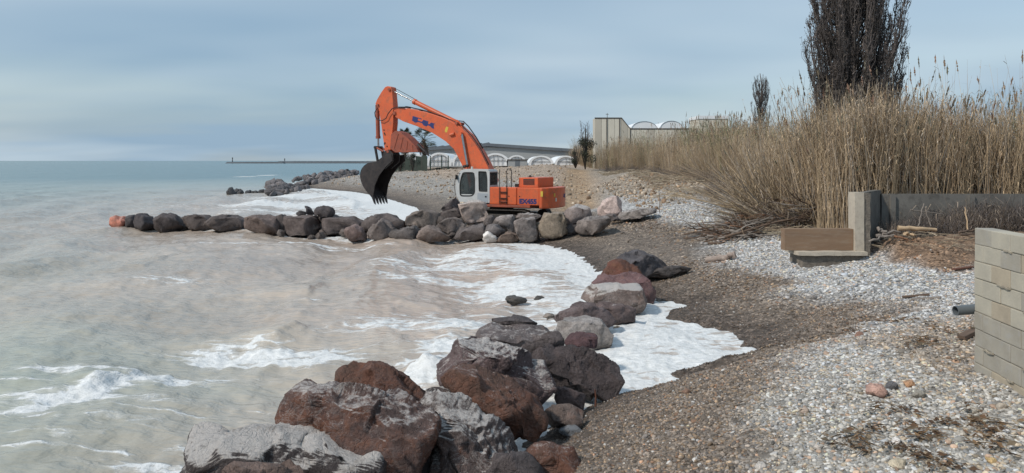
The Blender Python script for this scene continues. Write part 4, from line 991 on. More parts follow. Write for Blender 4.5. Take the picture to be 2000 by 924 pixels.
# steps and rails
lad = MB()
ul0 = eu(975, 380, 1.62)[0]; ul1 = eu(989, 380, 1.62)[0]
for u_ in (ul0, ul1): lad.tube([(u_, 1.60, zb+0.05), (u_, 1.60, zt+(1.05 if u_ == ul0 else 0.1))], 0.022, 8)
lad.build('ladder_rail', BLACK, ex)
for z_ in (eu(980, 375, 1.62)[1], eu(980, 387, 1.62)[1], eu(980, 394, 1.62)[1]):
    MB().box(ul1, ul0, 1.56, 1.66, z_-0.015, z_+0.015).build('rung', BLACK, ex)
ua, ub = eu(990, 345, 1.4)[0], eu(999, 345, 1.4)[0]
MB().tube([(ua, 1.4, zt-0.05), (ua, 1.4, zt+0.95), (ua-0.05, 1.4, zt+1.06), (ub+0.05, 1.4, zt+1.06), (ub, 1.4, zt+0.95), (ub, 1.4, zt-0.05)], 0.025, 8).build('handrail', BLACK, ex)
# lettering on the house and tail
def text_part(txt, size, mat, parent, loc, rot, name='lettering', shear=0.0, bold=0.012, xs=1.0):
    cu = bpy.data.curves.new(name, 'FONT'); cu.body = txt; cu.size = size; cu.offset = bold*size; cu.shear = shear
    cu.extrude = 0.003; cu.align_x = 'CENTER'; cu.align_y = 'CENTER'
    to = bpy.data.objects.new('tmp_text', cu); COL.objects.link(to)
    bpy.context.view_layer.update()
    dg = bpy.context.evaluated_depsgraph_get()
    me = bpy.data.meshes.new_from_object(to.evaluated_get(dg)); me.name = name
    bpy.data.objects.remove(to)
    me.materials.clear()
    o = link(name, me, parent, mat, loc, rot); o.scale = (xs, 1, 1)
    return o
ut, ztx = eu(1031, 394, 1.545)
text_part('EX455', 0.36, BLUE, eng, (ut, 1.546, ztx), (math.pi/2, 0, math.pi), bold=0.06, xs=1.12)
wq = -0.55; uq = on_tail(wq)
text_part('F-K', 0.30, BLUE, cw, (uq-0.012, wq, (zf+zt)/2+0.05), (math.pi/2, 0, -math.pi/2), bold=0.06, xs=1.1)
for (px, py, w, mt, hh) in ((1058, 379, 1.61, YELLOW, 0.30),):
    u_, z_ = eu(px, py, w)
    MB().box(u_-0.07, u_+0.07, 1.600, 1.606, z_-0.15, z_+0.15).build('warning_sticker', mt, cw)
for wv_, mt, dz in ((0.75, YELLOW, 0.15), (0.6, WHITE, -0.12)):
    u_ = on_tail(wv_, 0.02)
    MB().box(u_, u_+0.03, wv_-0.07, wv_+0.07, (zf+zt)/2+dz-0.1, (zf+zt)/2+dz+0.1).build('sticker', mt, cw)

# cab
WC0, WC1 = 0.50, 1.56
prof = ep([(898,394),(892,382),(890,362),(893,345),(899,334),(907,330),(953,331),(956,336),(956,396),(930,396)], WC1)
zc0 = min(p[1] for p in prof); zc1 = max(p[1] for p in prof)
cb = MB()
cab_floor = prof[0][1]
cb.prism([prof[0], prof[1], (prof[1][0]-0.05, prof[1][1]+0.10), (prof[7][0], prof[1][1]+0.10), prof[8], prof[9]], WC0, WC1-0.02)
cab = cb.build('cab_base', CABGREY, ex, bevel=0.03)
def strip(l, w0, w1, name, mat, par, bev=0.012):
    mb = MB(); mb.prism(l, w0, w1); return mb.build(name, mat, par, bevel=bev)
# roof, pillars: near and far frames with window openings
def frame_wall(outer, holes, w0, w1, name, mat, par):
    bm = bmesh.new()
    loops = [outer]+holes
    edges = []
    for lp in loops:
        vs = [bm.verts.new((p[0], w1, p[1])) for p in lp]
        edges += [bm.edges.new((vs[i], vs[(i+1) % len(vs)])) for i in range(len(vs))]
    bmesh.ops.triangle_fill(bm, edges=edges, use_beauty=True, use_dissolve=False)
    # drop triangles inside the openings
    def inside(pt, lp):
        x, y = pt; r = False
        for i in range(len(lp)):
            (x1, y1), (x2, y2) = lp[i], lp[(i+1) % len(lp)]
            if (y1 > y) != (y2 > y) and x < (x2-x1)*(y-y1)/(y2-y1)+x1: r = not r
        return r
    kill = [f for f in bm.faces if any(inside((f.calc_center_median().x, f.calc_center_median().z), h) for h in holes)]
    bmesh.ops.delete(bm, geom=kill, context='FACES')
    ge = bmesh.ops.extrude_face_region(bm, geom=list(bm.faces))
    for v_ in ge['geom']:
        if isinstance(v_, bmesh.types.BMVert): v_.co.y = w0
    bmesh.ops.recalc_face_normals(bm, faces=bm.faces)
    me = bpy.data.meshes.new(name); bm.to_mesh(me); bm.free()
    return link(name, me, par, mat)
def rounded(l, r=0.3):
    out = []
    n = len(l)
    for i in range(n):
        p0, p1, p2 = Vector(l[i-1]), Vector(l[i]), Vector(l[(i+1) % n])
        a = p1+(p0-p1)*r; c = p1+(p2-p1)*r
        for k in range(5):
            t = k/4
            out.append(tuple((1-t)**2*a+2*t*(1-t)*p1+t*t*c))
    return out
win1 = rounded(ep([(898,384),(897,362),(900,346),(904,336),(926,336),(928,350),(928,377),(922,384)], WC1), 0.28)
win2 = rounded(ep([(935,374),(934,334),(950,335),(952,350),(952,375)], WC1), 0.12)
door_seam = ep([(930,333),(931.5,333),(931.5,394),(930,394)], WC1)
outer = prof
near_w = frame_wall(outer, [win1, win2], WC1-0.07, WC1, 'near_side_frame', CABGREY, ex)
far_w = frame_wall(outer, [win1, win2], WC0, WC0+0.06, 'far_side_frame', CABGREY, ex)
dz0 = ep([(932.5,377),(953.5,378),(953.5,395),(932.5,393)], WC1)
strip(dz0, WC1, WC1+0.012, 'door_panel', DOORGREY, near_w, 0.006)
hu, hz = eu(949, 384, WC1); MB().box(hu-0.05, hu+0.05, WC1+0.012, WC1+0.04, hz-0.04, hz+0.04).build('door_handle', BLACK, near_w, bevel=0.008)
def offset_poly(l, k):
    c = Vector((sum(p[0] for p in l)/len(l), sum(p[1] for p in l)/len(l)))
    return [tuple(c+(Vector(p)-c)*k) for p in l]
for wn_ in (win1, win2):
    big = offset_poly(wn_, 1.0); sm = offset_poly(wn_, 0.90)
    frame_wall(big, [sm], WC1-0.05, WC1+0.008, 'window_seal', BLACK, near_w)
    mb = MB(); mb.prism(offset_poly(wn_, 0.95), WC1-0.035, WC1-0.025); mb.build('pane', GLASS, near_w)
    mb = MB(); mb.prism(offset_poly(wn_, 0.99), WC0+0.02, WC0+0.03); mb.build('pane', GLASS, far_w)
# curved front: sides of the profile joined across as glass with a frame bar
fr = prof[1:6]
mb = MB()
V = [(p[0]-0.01, WC0+0.05, p[1]) for p in fr]+[(p[0]-0.01, WC1-0.06, p[1]) for p in fr]
n_ = len(fr)
mb.add(V, [(i, n_+i, n_+i+1, i+1) for i in range(n_-1)]); mb.build('windscreen', GLASS, ex)
mb = MB(); mb.tube([(fr[2][0]+0.03, WC0, fr[2][1]), (fr[2][0]+0.03, WC1, fr[2][1])], 0.02, 6); mb.build('windscreen_bar', BLACK, ex)
roof_l = [prof[5], prof[6], (prof[7][0], prof[7][1]), (prof[7][0], prof[7][1]-0.03), (prof[5][0]+0.03, prof[5][1]-0.10)]
rf = strip(roof_l, WC0+0.02, WC1-0.03, 'cab_roof', CABGREY, ex, 0.02)
# rear of the cab: lower wall and rear window
u8 = prof[8][0]; zwin0 = eu(956, 362, WC1)[1]; zwin1 = eu(956, 337, WC1)[1]
MB().box(u8-0.012, u8+0.05, WC0+0.02, WC1-0.02, zc0, zwin0).build('rear_wall', CABGREY, ex, bevel=0.01)
MB().box(u8, u8+0.03, WC0+0.05, WC1-0.08, zwin0, zwin1).build('rear_window', GLASS, ex)
MB().box(u8-0.012, u8+0.05, WC0+0.02, WC1-0.02, zwin1, zwin1+0.07).build('rear_header', CABGREY, ex, bevel=0.01)
# mirrors, lamps, grab rails
mu, mz = eu(899, 335, WC1); 
MB().tube([(mu, WC1, mz-0.1), (mu+0.16, WC1+0.1, mz-0.12), (mu+0.2, WC1+0.1, mz-0.25)], 0.015, 6).build('mirror_arm', BLACK, ex)
MB().box(mu+0.17, mu+0.23, WC1+0.0, WC1+0.2, mz-0.48, mz-0.2).build('mirror', BLACK, ex, bevel=0.02)
MB().tube([(prof[1][0]+0.08, WC1, prof[1][1]), (prof[2][0]+0.10, WC1, prof[2][1]), (prof[3][0]+0.12, WC1, prof[3][1])], 0.018, 6).build('grab_rail', BLACK, ex)
for k_, (px, py) in enumerate(((908, 325), (913, 324))):
    u_, z_ = eu(px, py, 1.2-0.3*k_)
    lp = MB(); lp.tube([(u_-0.06, 1.2-0.3*k_, z_), (u_+0.10, 1.2-0.3*k_, z_)], 0.085, 12); lp.build('work_lamp', BLACK, rf)
    MB().tube([(u_, 1.2-0.3*k_, z_), (u_, 1.2-0.3*k_, zc1-0.02)], 0.02, 6).build('lamp_post', BLACK, rf)
bu, bz = eu(922, 326, 1.3); MB().tube([(bu, 1.3, zc1-0.01), (bu, 1.3, bz+0.02)], 0.07, 10).build('beacon', WHITE, rf)
# seat and console
us, zs = eu(921, 381, 1.0)
st = MB(); st.box(us-0.28, us+0.22, 0.78, 1.26, zs-0.16, zs-0.02); seat = st.build('seat', BLACK, ex, bevel=0.04)
MB().box(us-0.36, us-0.24, 0.80, 1.24, zs-0.05, zs+0.62).build('backrest', BLACK, seat, bevel=0.04)
for w in (0.68, 1.36): MB().box(us-0.2, us+0.35, w-0.05, w+0.05, zs-0.05, zs+0.12).build('console', BLACK, seat, bevel=0.02)

# boom: near face traced, then given its width
WB = 0.36
boom_near = ep([(769,215),(776,211),(800,212),(836,220),(868,231),(893,243),(913,261),(928,281),(939,298),(952,324),(964,352),(958,368),(930,366),(908,334),(897,312),(886,291),(870,276),(845,260),(815,247),(787,237),(772,229)], WB)
mb = MB(); mb.prism(boom_near, -WB, WB); boom = mb.build('boom', ORANGE, ex, bevel=0.03, segs=2)
# stick
stick_l = ep([(752,170),(757,168),(764,170),(766,182),(768,205),(768,240),(765,270),(763,292),(758,299),(752,297),(748,270),(744,240),(739,212),(733,203),(736,195),(744,181)], 0.27)
mb = MB(); mb.prism(stick_l, -0.27, 0.27); stick = mb.build('stick', ORANGE, ex, bevel=0.025)
# pins
for (px, py, r, wl_) in ((771,221,0.11,0.44), (759,175,0.09,0.36), (758,296,0.09,0.42), (737,205,0.08,0.36), (892,241,0.09,0.45), (902,262,0.12,0.62)):
    u_, z_ = eu(px, py, WB)
    MB().tube([(u_, -wl_, z_), (u_, wl_, z_)], r, 16).build('pin', ORANGE_D if py != 262 else ORANGE, boom if py in (221, 241, 262) else stick)
def cyl(p0, p1, w, r_b, r_r, f, par, mat_b, name='cylinder'):
    a = Vector((p0[0], w, p0[1])); b_ = Vector((p1[0], w, p1[1])); mid = a+(b_-a)*f
    c = MB(); c.tube([a, mid], r_b, 16); o = c.build(name, mat_b, par, smooth_shade=True, auto=40)
    c = MB(); c.tube([mid-(mid-a).normalized()*0.10, mid+(mid-a).normalized()*0.06], r_b*1.2, 16); c.build('gland', mat_b, o, smooth_shade=True, auto=40)
    c = MB(); c.tube([mid, b_], r_r, 12); c.build('rod', CHROME, o, smooth_shade=True, auto=40)
    return o
cyl(eu(893,240,0.0), eu(760,174,0.0), 0.0, 0.155, 0.048, 0.615, ex, ORANGE, 'stick_cylinder')
# brackets for the stick cylinder foot
for w in (-0.2, 0.2):
    mb = MB(); mb.prism(ep([(874,231),(884,233),(893,234),(900,240),(905,252),(893,247)], w), w-0.03, w+0.03); mb.build('bracket', ORANGE, boom)
for w in (-0.52, 0.52):
    cyl(eu(922,372,w) if w > 0 else (eu(922,372,0.52)), eu(902,262,0.52), w, 0.13, 0.075, 0.40, ex, ORANGE, 'boom_cylinder')
cyl(eu(737,205,0.0), eu(739,288,0.0), 0.0, 0.135, 0.07, 0.77, ex, ORANGE_D, 'bucket_cylinder')
# links to the bucket
l0, l1, l2 = eu(739,288,0.0), eu(744,316,0.0), eu(754,296,0.0)
for w in (-0.34, 0.34):
    MB().tube([(l0[0], w, l0[1]), (l1[0], w, l1[1])], 0.085, 8).build('tipping_link', STEEL, ex)
    MB().tube([(l0[0], w*0.85, l0[1]), (l2[0], w*0.85, l2[1])], 0.07, 8).build('guide_link', ORANGE_D, ex)
MB().tube([(l0[0], -0.4, l0[1]), (l0[0], 0.4, l0[1])], 0.09, 12).build('link_pin', STEEL, ex)
# bucket: side plates, wrapped shell, lip with teeth
WK = 0.75
side = ep([(752,303),(764,302),(766,314),(752,327),(740,343),(732,362),(728,388),(721,380),(713,370),(706,357),(703,341),(708,327),(720,318),(738,315)], WK)
bk = None
mb = MB(); mb.prism(side, WK-0.05, WK); bk = mb.build('bucket', STEEL, ex, bevel=0.012)
mb = MB(); mb.prism(side, -WK, -WK+0.05); mb.build('side_plate', STEEL, bk, bevel=0.012)
shell = [side[i] for i in (0, 13, 12, 11, 10, 9, 8, 7, 6)]
# smooth the shell curve
sp = []
for i in range(len(shell)-1):
    p0 = Vector(shell[max(i-1, 0)]); p1 = Vector(shell[i]); p2 = Vector(shell[i+1]); p3 = Vector(shell[min(i+2, len(shell)-1)])
    for k in range(4):
        t = k/4
        sp.append(0.5*((2*p1)+(-p0+p2)*t+(2*p0-5*p1+4*p2-p3)*t*t+(-p0+3*p1-3*p2+p3)*t**3))
sp.append(Vector(shell[-1]))
cen = Vector((sum(p.x for p in sp)/len(sp)-0.1, sum(p.y for p in sp)/len(sp)))
inn = [p+(cen-p).normalized()*0.06 for p in sp]
n_ = len(sp)
V = [(p.x, -WK, p.y) for p in sp]+[(p.x, WK, p.y) for p in sp]+[(p.x, -WK+0.051, p.y) for p in inn]+[(p.x, WK-0.051, p.y) for p in inn]
F = []
for i in range(n_-1):
    F += [(i, i+1, n_+i+1, n_+i), (2*n_+i, 3*n_+i, 3*n_+i+1, 2*n_+i+1), (i, 2*n_+i, 2*n_+i+1, i+1), (n_+i, n_+i+1, 3*n_+i+1, 3*n_+i)]
F += [(0, n_, 3*n_, 2*n_), (n_-1, 3*n_-1, 4*n_-1, 2*n_-1)]
mb = MB(); mb.add(V, F); mb.build('bucket_shell', STEEL, bk, smooth_shade=True, auto=35)
lip0 = Vector(side[6]); lipd = (Vector(eu(733,405,WK))-lip0).normalized()
for k in range(5):
    w = -WK+0.10+k*(2*WK-0.2)/4
    nrm = Vector((-lipd.y, lipd.x))
    a = lip0-lipd*0.12
    poly = [a+nrm*0.07, a-nrm*0.07, lip0+lipd*0.26-nrm*0.03, lip0+lipd*0.42-nrm*0.008, lip0+lipd*0.26+nrm*0.05]
    n0 = len(poly)
    mb = MB()
    V = [(p.x, w-0.085, p.y) for p in poly[:2]]+[(poly[2].x, w-0.07, poly[2].y), (poly[3].x, w-0.035, poly[3].y), (poly[4].x, w-0.07, poly[4].y)]
    V += [(p.x, w+0.085, p.y) for p in poly[:2]]+[(poly[2].x, w+0.07, poly[2].y), (poly[3].x, w+0.035, poly[3].y), (poly[4].x, w+0.07, poly[4].y)]
    F = [tuple(range(n0)), tuple(range(2*n0-1, n0-1, -1))]+[(i, n0+i, n0+(i+1) % n0, (i+1) % n0) for i in range(n0)]
    mb.add(V, F); mb.build('tooth', STEEL, bk, bevel=0.008)
for w in (-0.36, 0.36):
    mb = MB(); mb.prism(ep([(750,296),(760,292),(768,300),(768,316),(752,330),(738,322),(740,312),(748,306)], 0.36), w-0.04, w+0.04); mb.build('ear', STEEL, bk, bevel=0.01)
# thumb folded up behind the stick
th_l = ep([(770,262),(778,256),(788,259),(802,270),(819,288),(823,297),(778,298),(768,290)], 0.1)
mb = MB(); mb.prism(th_l, -0.45, 0.45); thumb = mb.build('thumb', ORANGE_D, ex, bevel=0.02)
for k in range(4):
    f0 = 0.15+0.22*k
    a = Vector(th_l[1]).lerp(Vector(th_l[4]), f0); c = Vector(th_l[7]).lerp(Vector(th_l[5]), f0)
    MB().tube([(a.x, 0.455, a.y-0.05), (c.x, 0.455, c.y+0.04)], 0.03, 6).build('rib', ORANGE_D, thumb)
t0, t1, t2 = eu(816,283,0.0), eu(830,296,0.0), eu(838,304,0.0)
MB().tube([(t0[0], 0, t0[1]), (t1[0], 0, t1[1]), (t2[0], 0, t2[1])], [0.14, 0.11, 0.05], 8).build('thumb_tip', STEEL, thumb)
# hoses and pipes on boom and stick
def hose(pts, w, r=0.03, name='hose', par=boom):
    q = ep(pts, w); MB().tube([(p[0], w, p[1]) for p in q], r, 6).build(name, BLACK, par, smooth_shade=True)
hose([(775,209),(800,209),(830,216),(862,226),(885,236),(903,246),(922,266),(940,292),(955,322)], 0.22, 0.028)
hose([(778,211),(802,210),(832,217),(864,228),(888,238)], 0.02, 0.028)
hose([(790,211),(776,209),(766,212),(758,222),(754,231),(746,236),(738,234),(733,228),(732,220),(736,212)], 0.42, 0.03)
hose([(893,236),(905,237),(915,247),(930,268),(943,290)], -0.1, 0.035)
hose([(766,170),(780,177),(800,188),(815,196)], -0.15, 0.018)
for px, py in ((795,209),(799,211),(823,216),(840,221)):
    u_, z_ = eu(px, py, 0.2); MB().box(u_-0.06, u_+0.06, 0.1, 0.34, z_-0.05, z_+0.04).build('pipe_clamp', BLACK, boom)
for px, py in ((750,254),(751,260),(752,263),(752,279),(751,281),(756,286)):
    u_, z_ = eu(px, py, 0.27); MB().tube([(u_, 0.27, z_), (u_, 0.30, z_)], 0.045, 8).build('bolt_head', BLACK, stick)
# emblem on the boom
emb = [(206,215),(330,250),(530,310),(522,345),(400,300),(385,372),(530,425),(592,350),(770,410),(758,500),(800,513),(866,450),(1005,490),(960,535),(980,682),(900,655),(815,572),(745,555),(702,592),(600,560),(540,475),(400,428),(345,452),(285,450),(180,382)]
el = ep([(795+x/18.48, 215+y/18.48) for x, y in emb], WB)
mb = MB(); mb.prism(el, WB, WB+0.006); mb.build('emblem', BLUE, boom)
ye = ep([(869,254),(872,247),(876,249),(873,259),(869,258)], WB); mb = MB(); mb.prism(ye, WB, WB+0.006); mb.build('sticker', YELLOW, boom)
cu_, cz_ = eu(884, 263, WB); MB().tube([(cu_-0.15, WB+0.04, cz_+0.05), (cu_+0.15, WB+0.04, cz_-0.02)], 0.10, 10).build('pin_boss', ORANGE, boom)

# operator seated in the cab
def skin_body(name, verts, edges, radii, mat, parent=None, root=0, sub=1):
    me = bpy.data.meshes.new(name); me.from_pydata(verts, edges, [])
    o = bpy.data.objects.new(name, me); COL.objects.link(o)
    sk = o.modifiers.new('skin', 'SKIN'); sk.use_smooth_shade = True
    for i, r in enumerate(radii): me.skin_vertices[0].data[i].radius = (r, r) if not hasattr(r, '__len__') else r
    me.skin_vertices[0].data[root].use_root = True
    ss = o.modifiers.new('sub', 'SUBSURF'); ss.levels = sub; ss.render_levels = sub
    bpy.context.view_layer.update()
    dg = bpy.context.evaluated_depsgraph_get()
    m2 = bpy.data.meshes.new_from_object(o.evaluated_get(dg)); bpy.data.objects.remove(o)
    m2.name = name; m2.materials.clear()
    m2.polygons.foreach_set('use_smooth', [True]*len(m2.polygons))
    return link(name, m2, parent, mat)
SHIRT = simple('pale_work_shirt', (0.42, 0.42, 0.42), (0.36, 0.36, 0.37), 6, 0.85, 0.1)
SKIN = simple('skin', (0.42, 0.25, 0.17), (0.38, 0.22, 0.15), 6, 0.6, 0.0)
TROUS = simple('dark_trousers', (0.04, 0.045, 0.06), (0.03, 0.035, 0.05), 6, 0.85, 0.1)
HAIR = simple('dark_hair', (0.02, 0.016, 0.013), (0.03, 0.022, 0.018), 20, 0.7, 0.2)
hip = Vector((us-0.10, 1.02, zs+0.06))
vs = [hip, hip+Vector((-0.03,0,0.22)), hip+Vector((-0.02,0,0.42)), hip+Vector((0.02,0,0.53)),
      hip+Vector((-0.02,0.19,0.42)), hip+Vector((0.06,0.26,0.16)), hip+Vector((0.30,0.24,0.10)),
      hip+Vector((-0.02,-0.19,0.42)), hip+Vector((0.06,-0.26,0.16)), hip+Vector((0.30,-0.24,0.10))]
wr = EO.copy()
opx = empty('person', (0, 0, 0)); opx.matrix_world = ex.matrix_basis.copy()
tag(opx, 'operator in a pale shirt seated behind the glass of the digger cab', 'person')
skin_body('shirt', vs, [(0,1),(1,2),(2,3),(2,4),(4,5),(5,6),(2,7),(7,8),(8,9)], [0.15,0.14,0.15,0.06,0.08,0.055,0.04,0.08,0.055,0.04], SHIRT, opx)
hv_ = hip+Vector((0.04,0,0.64))
hb_ = skin_body('head', [hv_+Vector((0,0,-0.10)), hv_+Vector((0.005,0,-0.02)), hv_+Vector((0,0,0.06)), hv_+Vector((0.085,0,-0.01)), hv_+Vector((0.10,0,-0.035))], [(0,1),(1,2),(1,3),(3,4)], [0.055,0.085,0.085,0.05,0.018], SKIN, opx, sub=2)
skin_body('hair', [hv_+Vector((-0.035,0,0.0)), hv_+Vector((-0.025,0,0.08)), hv_+Vector((0.03,0,0.115))], [(0,1),(1,2)], [0.085,0.088,0.065], HAIR, hb_, sub=2)
for sgn in (-1, 1):
    kn = hip+Vector((0.42, 0.12*sgn, 0.04))
    skin_body('trouser_leg', [hip+Vector((0,0.09*sgn,0)), kn, kn+Vector((0.08,0,-0.40))], [(0,1),(1,2)], [0.10,0.075,0.055], TROUS, opx)
    pm = hip+Vector((0.36, 0.23*sgn, 0.10))
    hd = [pm+Vector((-0.06,0,0)), pm, pm+Vector((0.04,0,0.0))]; ed = [(0,1),(1,2)]; rd = [0.028, 0.036, 0.03]
    for f_ in range(4):
        b0 = len(hd); yy = (-0.027+0.018*f_)
        hd += [pm+Vector((0.055,yy,0.0)), pm+Vector((0.085+0.006*(f_ in (1,2)),yy,-0.015)), pm+Vector((0.09,yy,-0.045))]
        ed += [(2,b0),(b0,b0+1),(b0+1,b0+2)]; rd += [0.0095,0.009,0.008]
    b0 = len(hd); hd += [pm+Vector((0.02,-0.05*sgn,0.0)), pm+Vector((0.05,-0.06*sgn,-0.01))]; ed += [(1,b0),(b0,b0+1)]; rd += [0.011,0.009]
    skin_body('hand', hd, ed, rd, SKIN, opx)
# ---------------------------------------------------------------- walls and concrete on the beach
BLOCK = simple('concrete_block', (0.47, 0.43, 0.345), (0.38, 0.35, 0.285), 3.0, 0.9, 0.6, 45, 0.006, dirt=(0.36, 0.34, 0.29), dirt_amt=0.4)
BLOCK_D = simple('concrete_block_damp', (0.38, 0.35, 0.29), (0.30, 0.275, 0.23), 3.0, 0.9, 0.6, 45, 0.006, dirt=(0.35, 0.34, 0.32), dirt_amt=0.5)
BLOCK_O = simple('concrete_block_stained', (0.42, 0.36, 0.27), (0.34, 0.29, 0.22), 4.0, 0.9, 0.6, 45, 0.006)
MORTAR = simple('mortar', (0.33, 0.295, 0.23), (0.25, 0.22, 0.175), 6.0, 0.95, 0.5, 50, 0.006)
A0 = Vector((5.50, 8.80, 0)); A1 = Vector((5.00, 4.90, 0))
ALEN = (A1-A0).length; aang = math.atan2(A1.y-A0.y, A1.x-A0.x)
bw = empty('block_wall', (A0.x, A0.y, 1.2), aang)
tag(bw, 'bare concrete block wall at the right edge above the shingle', 'wall')
top = 3.41-1.2
# local x runs towards the viewer, +y to the right away from the sea
core = MB(); core.box(0.006, ALEN-0.006, 0.010, 0.19, 0.0, top-0.02); core.build('mortar_core', MORTAR, bw)
rs = np.random.RandomState(5)
bmeshes = []
for k in range(4):
    mb = MB()
    mb.box(0, 0.392, 0, 0.2, 0, 0.190); bmeshes.append(mb.mesh('block', bevel=0.008, segs=2))
half = MB().box(0, 0.192, 0, 0.2, 0, 0.190).mesh('block', bevel=0.008)
ncourse = 11
for c in range(ncourse):
    z = top-0.2*(c+1)
    x = 0.0; first = (c % 2 == 1)
    while x < ALEN-0.05:
        L = 0.2 if (first) else 0.4
        first = False
        me = half if L == 0.2 else bmeshes[rs.randint(4)]
        mt = BLOCK if c < 5 else (BLOCK_D if c < 7 else (BLOCK_D if rs.rand() < 0.5 else BLOCK_O))
        if rs.rand() < 0.18: mt = BLOCK_O if rs.rand() < 0.4 else BLOCK_D
        o = bpy.data.objects.new('block', me); COL.objects.link(o); o.parent = bw
        if len(me.materials) == 0: me.materials.append(BLOCK)
        o.material_slots[0].link = 'OBJECT'; o.material_slots[0].material = mt
        o.location = (x+0.004+rs.uniform(-0.002, 0.002), rs.uniform(-0.006, 0.006), z+rs.uniform(-0.003, 0.003)+0.005)
        o.rotation_euler = (0, 0, rs.uniform(-0.006, 0.006))
        x += L
# rough mortar squeezed from joints
for k in range(9):
    mb = MB(); x = rs.uniform(0.2, 2.2); c = rs.randint(1, 9); zz = top-0.2*c
    L = rs.uniform(0.1, 0.3)
    mb.tube([(x+L*t, -0.008, zz+rs.uniform(-0.008, 0.008)) for t in np.linspace(0, 1, 6)], 0.014, 5); mb.build('mortar_smear', MORTAR, bw)

CREAM = simple('cream_render', (0.50, 0.445, 0.36), (0.41, 0.36, 0.295), 3.0, 0.9, 0.35, 25, 0.012, dirt=(0.25, 0.21, 0.17), dirt_amt=0.4)
GREYC = simple('weathered_grey_concrete', (0.18, 0.172, 0.155), (0.125, 0.118, 0.108), 1.2, 0.92, 0.4, 18, 0.012, dirt=(0.065, 0.06, 0.055), dirt_amt=0.6)
RUBBLE = simple('broken_masonry', (0.22, 0.19, 0.155), (0.12, 0.105, 0.09), 6.0, 0.95, 0.9, 16, 0.03)
BROWNC = simple('brown_stained_concrete', (0.25, 0.165, 0.105), (0.20, 0.13, 0.085), 1.6, 0.9, 0.35, 20, 0.012, stretch=(0.5, 1, 3), dirt=(0.30, 0.24, 0.18), dirt_amt=0.4)
Yw = 22.5
xa, xb = (670/FPX)*Yw, (688/FPX)*Yw; xc = (701/FPX)*Yw
zt_, zg = HC-(376-HZ)/FPX*Yw, 1.22
def noisy_box(x0, x1, y0, y1, z0, z1, amp, cell=0.12, seed=0):
    bm = bmesh.new()
    M = Matrix.Translation(((x0+x1)/2, (y0+y1)/2, (z0+z1)/2)) @ Matrix.Diagonal((x1-x0, y1-y0, z1-z0, 1))
    bmesh.ops.create_cube(bm, size=1.0, matrix=M)
    for _ in range(6):
        es = [e for e in bm.edges if e.calc_length() > cell*1.6]
        if not es or len(bm.verts) > 9000: break
        bmesh.ops.subdivide_edges(bm, edges=es, cuts=1, use_grid_fill=True)
    V = np.array([v.co[:] for v in bm.verts])
    for k in range(3):
        d_ = amp*fbm(V[:, 0]*3.1+seed+k*9, V[:, 1]*3.1, V[:, 2]*3.1, 3)
        for v_, q in zip(bm.verts, d_): v_.co[k] += q
    me = bpy.data.meshes.new('concrete'); bm.to_mesh(me); bm.free()
    return me
rw = empty('ruined_wall', (xa, Yw, zg))
tag(rw, 'broken concrete wall corner with a cream end post in front of the reeds', 'wall')
def put(me, name, mat): 
    me.name = name; o = link(name, me, rw, mat); o.location = (-xa, -Yw, -zg); return o
put(noisy_box(xa, xb, Yw, Yw+0.45, zg-0.15, zt_, 0.012, 0.10, 1), 'end_post', CREAM)
put(noisy_box(xb+0.004, xc, Yw+0.03, Yw+0.42, zg-0.2, zt_-0.02, 0.05, 0.08, 2), 'broken_edge', RUBBLE)
sw_ = Vector((2.35, 3.15, 0)); swl = sw_.length
me = noisy_box(0, swl, 0, 0.22, 0, zt_-zg-0.06, 0.01, 0.3, 12); me.name = 'side_wall'
o = link('side_wall', me, rw, GREYC, (xc-0.25-xa, 0.43, 0.0)); o.rotation_euler = (0, 0, math.atan2(sw_.y, sw_.x))
Yb = 25.9; ztb = HC-(379-HZ)/FPX*Yb
put(noisy_box(12.95, 24.0, Yb, Yb+0.22, zg, ztb, 0.008, 0.35, 3), 'back_wall', GREYC)
x5 = (742/FPX)*Yb; x6 = (896/FPX)*Yb
for x_ in (x5, x6): put(noisy_box(x_-0.09, x_+0.09, Yb-0.10, Yb-0.003, zg, ztb-0.03, 0.008, 0.2, 4), 'buttress', GREYC)
xs0, xs1 = (535/FPX)*Yw, xa-0.006
zs1, zs0 = HC-(448-HZ)/FPX*Yw, HC-(490-HZ)/FPX*Yw
put(noisy_box(xs0, xs1, Yw+0.1, Yw+0.42, zs0, zs1, 0.012, 0.12, 5), 'panel', BROWNC)
put(noisy_box(xs0+0.3, xb, Yw-0.22, Yw+0.9, zs0-0.12, zs0-0.006, 0.022, 0.09, 6), 'footing', CREAM)
put(noisy_box(xs0+0.45, xb-0.05, Yw-0.10, Yw+0.9, zg-0.5, zs0-0.126, 0.07, 0.10, 7), 'foundation', RUBBLE)

PVC = simple('grey_pvc', (0.115, 0.13, 0.14), (0.10, 0.115, 0.125), 4, 0.4, 0.0)
p = px_at(1866, 607, 8.83)
mb = MB(); L = 0.60
for r, f in ((0.056, 1), (0.048, -1)):
    pass
pts = 20
V, F = [], []
for k in range(pts):
    t = 2*math.pi*k/pts
    for (x_, r) in ((0, 0.058), (L, 0.058), (L, 0.050), (0, 0.050)):
        V.append((x_, math.cos(t)*r, math.sin(t)*r))
for k in range(pts):
    a, c = k*4, ((k+1) % pts)*4
    F += [(a, a+1, c+1, c), (a+1, a+2, c+2, c+1), (a+2, a+3, c+3, c+2), (a+3, a, c, c+3)]
mb.add(V, F); o = mb.build('drain_pipe', PVC, None, smooth_shade=True, auto=40, loc=p); o.rotation_euler = (0, -0.06, 0.10)
tag(o, 'grey plastic drain pipe sticking out behind the block wall', 'pipe')

